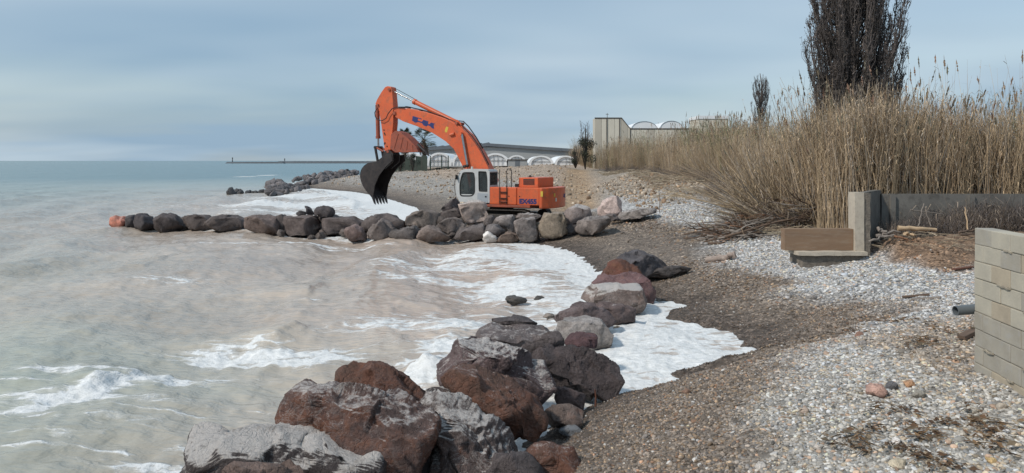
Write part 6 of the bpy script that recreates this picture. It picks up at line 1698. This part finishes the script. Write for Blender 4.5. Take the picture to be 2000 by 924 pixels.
upg = [reed_clump(140+k, n=26, green=0.55, h=(3.8, 5.6), leaves=10, plume=0.15) for k in range(3)]
tall = [reed_clump(160+k, n=9, h=(5.6, 7.2), plume=0.5, leaves=3, lean=0.06, spread=0.8) for k in range(2)]
bentk = [reed_clump(180+k, n=26, h=(3.2, 5.0), bent=(-0.62, -0.08), lean=0.30, leaves=4, plume=0.0, grey=0.45, thick=0.019) for k in range(4)]
kinds = up+upg+tall+bentk
rs = np.random.RandomState(9)
RL_Y = [24.0, 26.6, 30, 38, 50, 65, 85, 110, 140, 170]; RL_X = [12.8, 12.5, 12.6, 12.8, 14.2, 15.6, 16.0, 15.2, 13.6, 13.2]
def reed_field():
    P, Rr, S, I = [], [], [], []
    def put_(x, y, kind, s, rz=None, tilt=(0, 0)):
        P.append((x, y, H1(x, y)-0.05)); Rr.append((tilt[0], tilt[1], rs.uniform(0, 6.28) if rz is None else rz)); S.append(s); I.append(kind)
    # along the front line, then rows behind
    for y0, y1, dx1, step in ((27.2, 40, 7.0, 0.50), (40, 66, 7, 0.72), (66, 168, 6.0, 1.2)):
        y = y0
        while y < y1:
            xf = np.interp(y, RL_Y, RL_X); x = xf
            while x < xf+dx1:
                k = rs.randint(0, 6) if rs.rand() > (0.22 if x < xf+2.5 else 0.5)*smooth(30, 55, y) else 6+rs.randint(3)
                sc = rs.uniform(0.72, 1.16)*(0.78 if x < xf+0.8 else 1.0)*np.interp(y, [27, 36, 46, 70, 140, 170], [0.98, 0.92, 0.88, 0.92, 1.02, 1.0])
                put_(x+rs.uniform(-0.4, 0.4)*step, y+rs.uniform(-0.5, 0.5)*step, k, sc*(1+0.30*float(noise3(x*0.45, y*0.3, 2.0))))
                x += step*rs.uniform(0.8, 1.3)*(1.0 if x < xf+2 else 1.6)
            y += step
    # behind the concrete corner, to the right and out of the picture
    for y in np.arange(26.7, 32.5, 0.5):
        for x in np.arange(11.9, 26.5, 0.5):
            k = rs.randint(0, 6) if (x < 18 or rs.rand() < 0.7) else 6+rs.randint(3)
            s = rs.uniform(0.74, 1.16)*(1+0.28*float(noise3(x*0.6, y*0.4, 6.0)))*np.interp(x, [11.9, 13.5, 16, 20, 26], [0.92, 1.06, 0.93, 0.88, 0.90])
            put_(x+rs.uniform(-0.25, 0.25), y+rs.uniform(-0.25, 0.25), k, s)
    for q in range(6):
        put_(rs.uniform(14.5, 19.5), rs.uniform(27.5, 30), 9+rs.randint(2), rs.uniform(0.85, 1.06))
    for q in range(26):
        y = rs.uniform(45, 100); put_(np.interp(y, RL_Y, RL_X)+rs.uniform(1, 4), y, 9+rs.randint(2), rs.uniform(0.7, 0.95))
    # flattened, leaning reeds at the front corner
    for q in range(64):
        x = rs.uniform(11.2, 14.6); y = rs.uniform(29.0, 37.0)
        put_(x, y, 11+rs.randint(4), rs.uniform(0.45, 1.0), rs.normal(0, 0.9), (rs.normal(0, 0.12), rs.normal(0, 0.12)))
    for q in range(40):
        x = rs.uniform(11.8, 13.6); y = rs.uniform(27.0, 34)
        put_(x, y, rs.randint(6), rs.uniform(0.5, 0.8))
    for q in range(70):
        y = rs.uniform(72, 98); put_(xpx(rs.uniform(1330, 1475), y), y, 6+rs.randint(3), rs.uniform(1.0, 1.25))
    for q in range(24):
        y = rs.uniform(36, 60); put_(np.interp(y, RL_Y, RL_X)-0.2, y, 11+rs.randint(4), rs.uniform(0.45, 0.75), rs.normal(0, 0.8))
    n = len(P)
    o = instancer('reed_bed', np.array(P), np.array(Rr), np.repeat(np.array(S)[:, None], 3, 1), np.array(I), kinds)
    tag(o, 'tall dry tan reeds standing along the back of the beach', 'reeds')
    print('reed clumps', n)
reed_field()
# dead low growth in the concrete corner and along the bank
TW = [reed_clump(300+k, n=44, h=(0.5, 1.4), spread=0.45, lean=0.35, leaves=1, plume=0.0, thick=0.006, tone=[(0.15, 0.125, 0.11), (0.12, 0.105, 0.10), (0.20, 0.16, 0.125)][k]) for k in range(3)]
def scrub():
    P, Rr, S, I = [], [], [], []
    for q in range(190):
        x = rs.uniform(12.2, 22); y = rs.uniform(24.2, 25.75)
        P.append((x, y, H1(x, y)-0.03)); S.append(rs.uniform(0.7, 1.2)*np.interp(x, [11.6, 13.5, 16], [0.5, 0.8, 1.15])); Rr.append((0, 0, rs.uniform(0, 6.28))); I.append(rs.randint(3))
    for q in range(40):
        x = rs.uniform(11.0, 13.6); y = rs.uniform(28.5, 34.5)
        P.append((x, y, H1(x, y)+0.1)); S.append(rs.uniform(0.8, 1.7)); Rr.append((rs.normal(0, 0.7), rs.normal(0, 0.7), rs.uniform(0, 6.28))); I.append(rs.randint(3))
    for q in range(160):
        y = rs.uniform(42, 110); x = np.interp(y, RL_Y, RL_X)+rs.uniform(-2.2, 0.4)
        P.append((x, y, H1(x, y)-0.03)); S.append(rs.uniform(0.5, 1.2)); Rr.append((rs.normal(0, 0.5), rs.normal(0, 0.5), rs.uniform(0, 6.28))); I.append(rs.randint(3))
    o = instancer('dry_scrub', np.array(P), np.array(Rr), np.repeat(np.array(S)[:, None], 3, 1), np.array(I), TW)
    tag(o, 'dead grey-brown scrub at the foot of the walls and the reed bank', 'scrub')
scrub()
# broken cane litter on the bank
CN = []
for k in range(4):
    R = random.Random(500+k); mb = MB()
    for i in range(14):
        q = R.uniform(0.7, 1.25); c0 = R.choice([(0.36, 0.29, 0.20), (0.26, 0.20, 0.15), (0.42, 0.36, 0.27)]); mb.cur = tuple(z_*q for z_ in c0)
        a = R.gauss(0, 0.7); L = R.uniform(0.4, 1.6); p0 = Vector((R.uniform(-0.8, 0.8), R.uniform(-0.8, 0.8), R.uniform(0.0, 0.25)))
        dv = Vector((math.cos(a), math.sin(a), R.gauss(0.05, 0.16)))
        mb.tube([p0-dv*L/2, p0+Vector((0, 0, R.uniform(-0.03, 0.05))), p0+dv*L/2], [0.014, 0.012, 0.008], 4, cap=False)
    me = mb.mesh('cane'); me.materials.append(REED); CN.append(me)
def litter():
    P, Rr, S, I = [], [], [], []
    for q in range(260):
        y = rs.uniform(43, 100); x = np.interp(y, RL_Y, RL_X)-rs.uniform(0, 1)**1.5*4.0
        P.append((x, y, H1(x, y)+0.02)); S.append(rs.uniform(0.6, 1.3)); Rr.append((0, 0, rs.uniform(0, 6.28))); I.append(rs.randint(4))
    for q in range(90):
        x = rs.uniform(10.5, 13.6); y = rs.uniform(27.5, 34)
        P.append((x, y, H1(x, y)+0.04)); S.append(rs.uniform(0.7, 1.2)); Rr.append((0, 0, rs.uniform(0, 6.28))); I.append(rs.randint(4))
    for q in range(14):
        x = rs.uniform(11.2, 14.2); y = rs.uniform(20.8, 24.5)
        P.append((x, y, H1(x, y)+0.03)); S.append(rs.uniform(0.3, 0.6)); Rr.append((0, 0, rs.uniform(0, 6.28))); I.append(rs.randint(4))
    o = instancer('cane_litter', np.array(P), np.array(Rr), np.repeat(np.array(S)[:, None], 3, 1), np.array(I), CN)
    tag(o, 'broken dry canes strewn on the bank below the reeds', 'canes')
litter()

# --- heap of cut branches: each one a part
bp = empty('brush_pile', (10.9, 31.6, H1(10.9, 31.6)))
tag(bp, 'heap of cut bare branches lying below the leaning reeds', 'brush pile')
br_me = []
for k in range(9):
    R = random.Random(700+k); mb = MB(); L = R.uniform(1.6, 3.2); pts = []
    bow = R.uniform(-0.2, 0.3)
    for j in range(8):
        t = j/7; pts.append((L*(t-0.5), R.gauss(0, 0.02)+bow*0.5*math.sin(math.pi*t), R.gauss(0, 0.02)+bow*math.sin(math.pi*t)*0.6))
    r0 = R.uniform(0.025, 0.055)
    mb.tube(pts, [r0*(1-0.7*j/7) for j in range(8)], 6)
    for j in range(R.randint(1, 3)):
        i0 = R.randint(2, 6); p0 = Vector(pts[i0]); dv = Vector((R.uniform(0.3, 1), R.uniform(-0.6, 0.6), R.uniform(-0.1, 0.5))).normalized()
        mb.tube([p0, p0+dv*0.35, p0+dv*0.7+Vector((0, 0, 0.05))], [r0*0.5, r0*0.35, r0*0.15], 5)
    me = mb.mesh('branch', True); me.materials.append((WOODB, WOODB, WOOD, WOODR, WOODB, WOOD, WOODB, WOODB, WOOD)[k]); br_me.append(me)
rs = np.random.RandomState(31)
for k in range(270):
    o = bpy.data.objects.new('branch', br_me[rs.randint(9)]); COL.objects.link(o); o.parent = bp
    x = rs.uniform(-2.3, 2.9); y = rs.uniform(-3.0, 1.0); env = max(0.08, 1.2*(1-abs(x-0.9)/3.3))
    zg_ = H1(10.9+x, 31.6+y)-bp.location.z
    o.location = (x, y, zg_+0.05+rs.rand()**1.3*env)
    o.rotation_euler = (rs.uniform(0, 6.28), rs.normal(-0.16, 0.13), rs.normal(0.0, 0.42)+(math.pi if rs.rand() < 0.4 else 0))
    o.scale = [rs.uniform(0.75, 1.25)]*3
for k in range(3):
    mb = MB(); p0 = px_at(1495+k*14, 443-k*4, 30.0); p1 = px_at(1535+k*8, 428-k*8, 30.3)
    mb.tube([p0-bp.location, (p0+p1)/2-bp.location+Vector((0, 0, 0.04)), p1-bp.location], [0.05, 0.06, 0.05], 8)
    mb.build('peeled_branch', WOODP, bp, smooth_shade=True)

# dead leaves and straw on the near shingle
LEAF, nt, b = attr_mat('dead_leaf', 'col', rough=0.8, var=0.3, vscale=20)
lf = []
for k in range(4):
    R = random.Random(800+k); mb = MB()
    for i in range(16):
        q = R.uniform(0.6, 1.3); c0 = R.choice([(0.12, 0.07, 0.04), (0.08, 0.05, 0.032), (0.17, 0.105, 0.055), (0.16, 0.125, 0.085)]); mb.cur = tuple(z_*q for z_ in c0)
        a = R.uniform(0, 6.28); p = Vector((R.gauss(0, 0.08), R.gauss(0, 0.06), R.uniform(0.0, 0.035))); dv = Vector((math.cos(a), math.sin(a), R.uniform(-0.3, 0.4))); sd = Vector((-dv.y, dv.x, R.uniform(-0.4, 0.4)))
        L, w = R.uniform(0.02, 0.05), R.uniform(0.008, 0.018)
        mb.add([p-dv*L, p+sd*w, p+dv*L, p-sd*w+Vector((0, 0, 0.01))], [(0, 1, 2), (0, 2, 3)])
    for i in range(3):
        mb.cur = (0.17, 0.12, 0.075); a = R.uniform(0, 6.28); p = Vector((R.gauss(0, 0.09), R.gauss(0, 0.07), R.uniform(0.01, 0.04))); dv = Vector((math.cos(a), math.sin(a), R.uniform(-0.1, 0.2)))*R.uniform(0.05, 0.12)
        mb.tube([p-dv, p+Vector((0, 0, 0.01)), p+dv], 0.0025, 3, cap=False)
    me = mb.mesh('dead_leaf'); me.materials.append(LEAF); lf.append(me)
P, Rr, S, I = [], [], [], []
for q in range(34):
    if rs.rand() < 0.7: px, py = rs.normal(1810, 95), rs.normal(862, 26)
    else: px, py = rs.uniform(1640, 1990), rs.uniform(800, 920)
    if px > 1990: continue
    p = on_ground(px, py, 0.0, 1.3)
    P.append((p.x, p.y, p.z+0.02)); S.append(rs.uniform(0.7, 1.5)); Rr.append((0, 0, rs.uniform(0, 6.28))); I.append(rs.randint(4))
for q in range(16):
    x, y = rs.uniform(5.4, 6.9), rs.uniform(9.0, 13); P.append((x, y, H1(x, y)+0.03)); S.append(rs.uniform(0.8, 1.6)); Rr.append((0, 0, rs.uniform(0, 6.28))); I.append(rs.randint(4))
o = instancer('dead_leaves', np.array(P), np.array(Rr), np.repeat(np.array(S)[:, None], 3, 1), np.array(I), lf)
tag(o, 'brown dead leaves and straw scattered on the near shingle', 'leaves')

# ---------------------------------------------------------------- trees
BARK = simple('grey_bark', (0.105, 0.092, 0.082), (0.065, 0.056, 0.05), 2.0, 0.9, 0.4, 12, 0.02)
TWIG, nt, b = attr_mat('twig_and_dead_leaf', 'col', rough=0.85, var=0.25, vscale=2.0)
def limb_template(seed, twigs, leaf):
    """one upright limb of unit height with its twigs and the dead leaves that cling to them"""
    R = random.Random(seed); lm = MB(); tw = MB()
    lp = [Vector((0, 0, 0)), Vector((0.5, R.gauss(0, 0.1), 0.28)), Vector((0.85, R.gauss(0, 0.15), 0.6)), Vector((R.uniform(0.75, 1.0), R.gauss(0, 0.2), 1.0))]
    W = 0.16
    lp = [Vector((q.x*W, q.y*W, q.z)) for q in lp]
    lm.tube(lp, [0.012, 0.009, 0.006, 0.002], 5, cap=False)
    for j in range(twigs):
        t = R.uniform(0.08, 1.0); s_ = min(2, int(t*3)); f = t*3-s_
        q0 = lp[s_].lerp(lp[s_+1], min(1, f)); a2 = R.uniform(0, 6.28); l2 = R.uniform(0.10, 0.26)*(1.15-0.5*t)
        d2 = Vector((math.cos(a2)*0.38, math.sin(a2)*0.38, 1.0))
        q1 = q0+d2*l2*0.5+Vector((R.gauss(0, 0.008), R.gauss(0, 0.008), 0)); q2 = q0+d2*l2+Vector((-math.cos(a2)*0.10*l2, -math.sin(a2)*0.10*l2, 0.1*l2))
        g = R.uniform(0.6, 1.3); tw.cur = (0.13*g, 0.112*g, 0.105*g)
        tw.tube([q0, q1, q2], [0.0034, 0.0026, 0.0012], 3, cap=False)
        for m_ in range(leaf):
            f = R.uniform(0.2, 1.05); c_ = q0.lerp(q2, f)+Vector((R.gauss(0, 0.012), R.gauss(0, 0.012), R.gauss(0, 0.02)))
            g = R.uniform(0.5, 1.35); tw.cur = (0.105*g, 0.090*g, 0.084*g) if R.random() < 0.85 else (0.15*g, 0.12*g, 0.095*g)
            s1 = R.uniform(0.007, 0.018); v1 = Vector((R.gauss(0, 0.6), R.gauss(0, 0.6), R.gauss(0, 1.3))).normalized()*s1; v2 = Vector((R.gauss(0, 1), R.gauss(0, 1), R.gauss(0, 0.5))).normalized()*s1*0.5
            tw.add([c_-v1, c_+v2, c_+v1, c_-v2*0.6], [(0, 1, 2, 3)])
    return (np.array(lm.v), np.array(lm.f)), (np.array(tw.v), np.array(tw.f), np.array(tw.c))
LT = [limb_template(900+k, 40, 7) for k in range(7)]
def poplar(name, base, h, w, seed, label, nlimb=34, trunk_r=0.28, lsz=1.0, zmin=0.02, profile=None):
    R = random.Random(seed); e = empty(name, base); tag(e, label, 'tree', None)
    mb = MB(); pts = [Vector((0.05*R.gauss(0, 1)*k**0.5, 0.05*R.gauss(0, 1)*k**0.5, h*0.95*k/8)) for k in range(9)]
    mb.tube(pts, [trunk_r*(1-0.9*k/8) for k in range(9)], 8); mb.build('trunk', BARK, e, smooth_shade=True)
    LV, LF_, TV, TF, TC = [], [], [], [], []; nl = nt_ = 0
    for i in range(nlimb):
        u = ((i+R.random())/nlimb)**1.2
        z0 = h*(zmin+(0.80-zmin)*u); a = R.uniform(0, 6.28)
        L = min(h*R.uniform(0.20, 0.36), (h*1.0-z0)*R.uniform(0.8, 1.0))*lsz
        zz = min(1.0, (z0+L*0.6)/h)
        prof_ = float(np.interp(zz, *profile)) if profile else math.sin(math.pi*zz**0.75)**0.6
        outw = w*0.5*prof_*math.sqrt(R.uniform(0.02, 1.0))
        (lv, lf_), (tv, tf, tc) = LT[R.randrange(len(LT))]
        ca, sa = math.cos(a), math.sin(a); ps = pts[min(8, int(8*z0/h))]
        k_in = 0.55 if outw > 0.6 else 0.3
        def tr(v_):
            zr_ = v_[:, 2]; x = v_[:, 0]*L*1.15+outw*(k_in+(1-k_in)*np.clip(zr_, 0, 1)**0.6)*np.minimum(1, zr_*4+0.0); y = v_[:, 1]*L*1.15
            return np.stack([ps.x+x*ca-y*sa, ps.y+x*sa+y*ca, z0+zr_*L], 1)
        a_ = tr(lv); LV.append(a_); LF_.append(lf_+nl); nl += len(a_)
        b_ = tr(tv); TV.append(b_); TF += [tuple(q+nt_ for q in f) for f in tf] if tf.dtype == object else []
        if tf.dtype != object: TF.append(tf+nt_)
        TC.append(tc*R.uniform(0.8, 1.2)); nt_ += len(b_)
    me = big_mesh('limbs', np.concatenate(LV), np.concatenate(LF_)); link('limbs', me, e, BARK)
    me = big_mesh('crown', np.concatenate(TV), np.concatenate(TF), False); vattr(me, 'col', np.concatenate(TC), 'FLOAT_COLOR'); link('crown', me, e, TWIG)
    return e
Yt = 62.0
xt = xpx(1668, Yt); poplar('poplar_tree', (xt, Yt, H1(xt, Yt)), 21.5, 5.6, 6, 'big dark leafless poplar rising behind the reeds, its top out of the picture', nlimb=300, trunk_r=0.34, profile=([0, 0.15, 0.35, 0.6, 0.8, 1.0], [0.85, 1.0, 1.03, 0.95, 0.75, 0.25]))
Yt2 = 92.0
xt = xpx(1486, Yt2); zb_ = H1(xt, Yt2); ht = zpx(133, Yt2)-zb_
poplar('poplar_tree', (xt, Yt2, zb_), ht, 1.5, 14, 'slim lopped poplar standing left of the big one', nlimb=110, trunk_r=0.40, lsz=0.7, profile=([0, 0.3, 0.6, 0.8, 1.0], [0.9, 1.0, 0.9, 0.75, 0.55]))
# bare shrubby tree beside the warehouse
def shrub(name, px, ptop, pbase, wpx, Y, label, seed, dark=(0.05, 0.055, 0.04), n=2600, bare=0.3):
    R = random.Random(seed); x = xpx(px, Y); zb0 = min(zpx(pbase, Y), H1(x, Y)+0.2); h = zpx(ptop, Y)-zb0; w = wpx/FPX*Y
    e = empty(name, (x, Y, zb0)); tag(e, label, 'tree' if h > 4 else 'bush')
    st = MB(); cr = MB()
    for i in range(9):
        a = R.uniform(0, 6.28); tip = Vector((math.cos(a)*w*0.45*R.random(), math.sin(a)*w*0.45*R.random(), h*R.uniform(0.75, 1.0)))
        st.tube([(0, 0, 0), tip*0.5+Vector((R.gauss(0, 0.15), R.gauss(0, 0.15), 0)), tip], [0.10, 0.06, 0.02], 5)
        for j in range(7):
            q = tip*R.uniform(0.5, 1.0); d_ = Vector((R.gauss(0, 0.5), R.gauss(0, 0.5), R.uniform(0.3, 1.0)))*h*0.14
            st.tube([q, q+d_], [0.025, 0.008], 4, cap=False)
    lobes = [(Vector((R.gauss(0, w*0.18), R.gauss(0, w*0.18), h*R.uniform(0.2, 0.75*(1-bare)+0.1))), w*R.uniform(0.16, 0.3)) for _ in range(9)]
    for i in range(n):
        c_, r_ = R.choice(lobes); v_ = Vector((R.gauss(0, 1), R.gauss(0, 1), R.gauss(0, 1))).normalized()*r_*R.uniform(0.4, 1.05)
        p_ = c_+v_; g = R.uniform(0.5, 1.5); cr.cur = tuple(q*g for q in dark)
        s1 = R.uniform(0.06, 0.14); v1 = Vector((R.gauss(0, 1), R.gauss(0, 1), R.gauss(0, 1))).normalized()*s1; v2 = Vector((R.gauss(0, 1), R.gauss(0, 1), R.gauss(0, 1))).normalized()*s1*0.6
        cr.add([p_-v1, p_+v2, p_+v1, p_-v2*0.6], [(0, 1, 2, 3)])
    st.build('trunk', BARK, e, smooth_shade=True); cr.build('crown', TWIG, e)
shrub('tree', 1143, 234, 296, 40, 113.0, 'dark half-bare small tree left of the warehouse', 21)
shrub('bush', 1124, 286, 306, 26, 118.0, 'low dark bush between the tunnels and the warehouse', 22, n=900, bare=0.0)
for k, (px, pt, pb, wp, Y, lab) in enumerate([(782, 300, 324, 26, 127.0, 'dark green bush at the fence under the left palm'), (806, 298, 324, 24, 127.5, 'dark green bush at the fence between the palms'), (942, 300, 312, 16, 146, 'small bush beside the boom between two tunnels')]):
    shrub('bush', px, pt, pb, wp, Y, lab, 40+k, (0.045, 0.055, 0.042), 1100, 0.0)
# fan palms
PALM = simple('palm_leaf', (0.045, 0.06, 0.038), (0.06, 0.065, 0.04), 2, 0.7, 0.0)
PALMT = simple('palm_trunk', (0.10, 0.08, 0.06), (0.07, 0.056, 0.045), 3, 0.95, 0.6, 8, 0.04)
def palm(px, pcrown, Y, rpx, label, seed):
    R = random.Random(seed); x = xpx(px, Y); zb0 = H1(x, Y); zc = zpx(pcrown, Y); r = rpx/FPX*Y
    e = empty('fan_palm', (x, Y, zb0)); tag(e, label, 'palm'); h = zc-zb0
    mb = MB(); mb.tube([(0, 0, 0), (0.05, 0, h*0.5), (0, 0, h)], [0.38, 0.32, 0.30], 10); mb.build('trunk', PALMT, e, smooth_shade=True)
    sk = MB()
    for i in range(60):
        a = R.uniform(0, 6.28); z0 = h-R.uniform(0.1, 2.0); d_ = Vector((math.cos(a), math.sin(a), 0))
        sk.tube([Vector((0, 0, z0))+d_*0.3, Vector((0, 0, z0-0.5))+d_*R.uniform(0.6, 0.95), Vector((0, 0, z0-1.2))+d_*R.uniform(0.5, 0.8)], [0.04, 0.09, 0.02], 3)
    sk.build('dead_skirt', PALMT, e)
    for i in range(26):
        a = R.uniform(0, 6.28); el = R.uniform(-0.5, 1.3); d_ = Vector((math.cos(a)*math.cos(el), math.sin(a)*math.cos(el), math.sin(el)))
        L = r*R.uniform(0.55, 0.75); p0 = Vector((0, 0, h)); p1 = p0+d_*L
        fr = MB(); fr.tube([p0, p1], 0.03, 4)
        side_ = d_.cross(Vector((0, 0, 1))); side_ = side_.normalized() if side_.length > 0.1 else Vector((1, 0, 0)); upv = side_.cross(d_)
        for j in range(11):
            t = (j/10-0.5)*2.4; bd = (d_*math.cos(t)+side_*math.sin(t)).normalized(); LL = r*0.48*(0.75+0.25*math.cos(t))
            tip = p1+bd*LL+Vector((0, 0, -0.18*LL)); wv_ = bd.cross(upv).normalized()*0.06
            fr.add([p1, p1+bd*LL*0.5+wv_, tip, p1+bd*LL*0.5-wv_], [(0, 1, 2, 3)])
        fr.build('frond', PALM, e)
palm(828, 273, 139.0, 27, 'fan palm right of the hanging stick of the digger', 3)
palm(790, 271, 139.0, 22, 'fan palm half hidden behind the folded red thumb', 8)
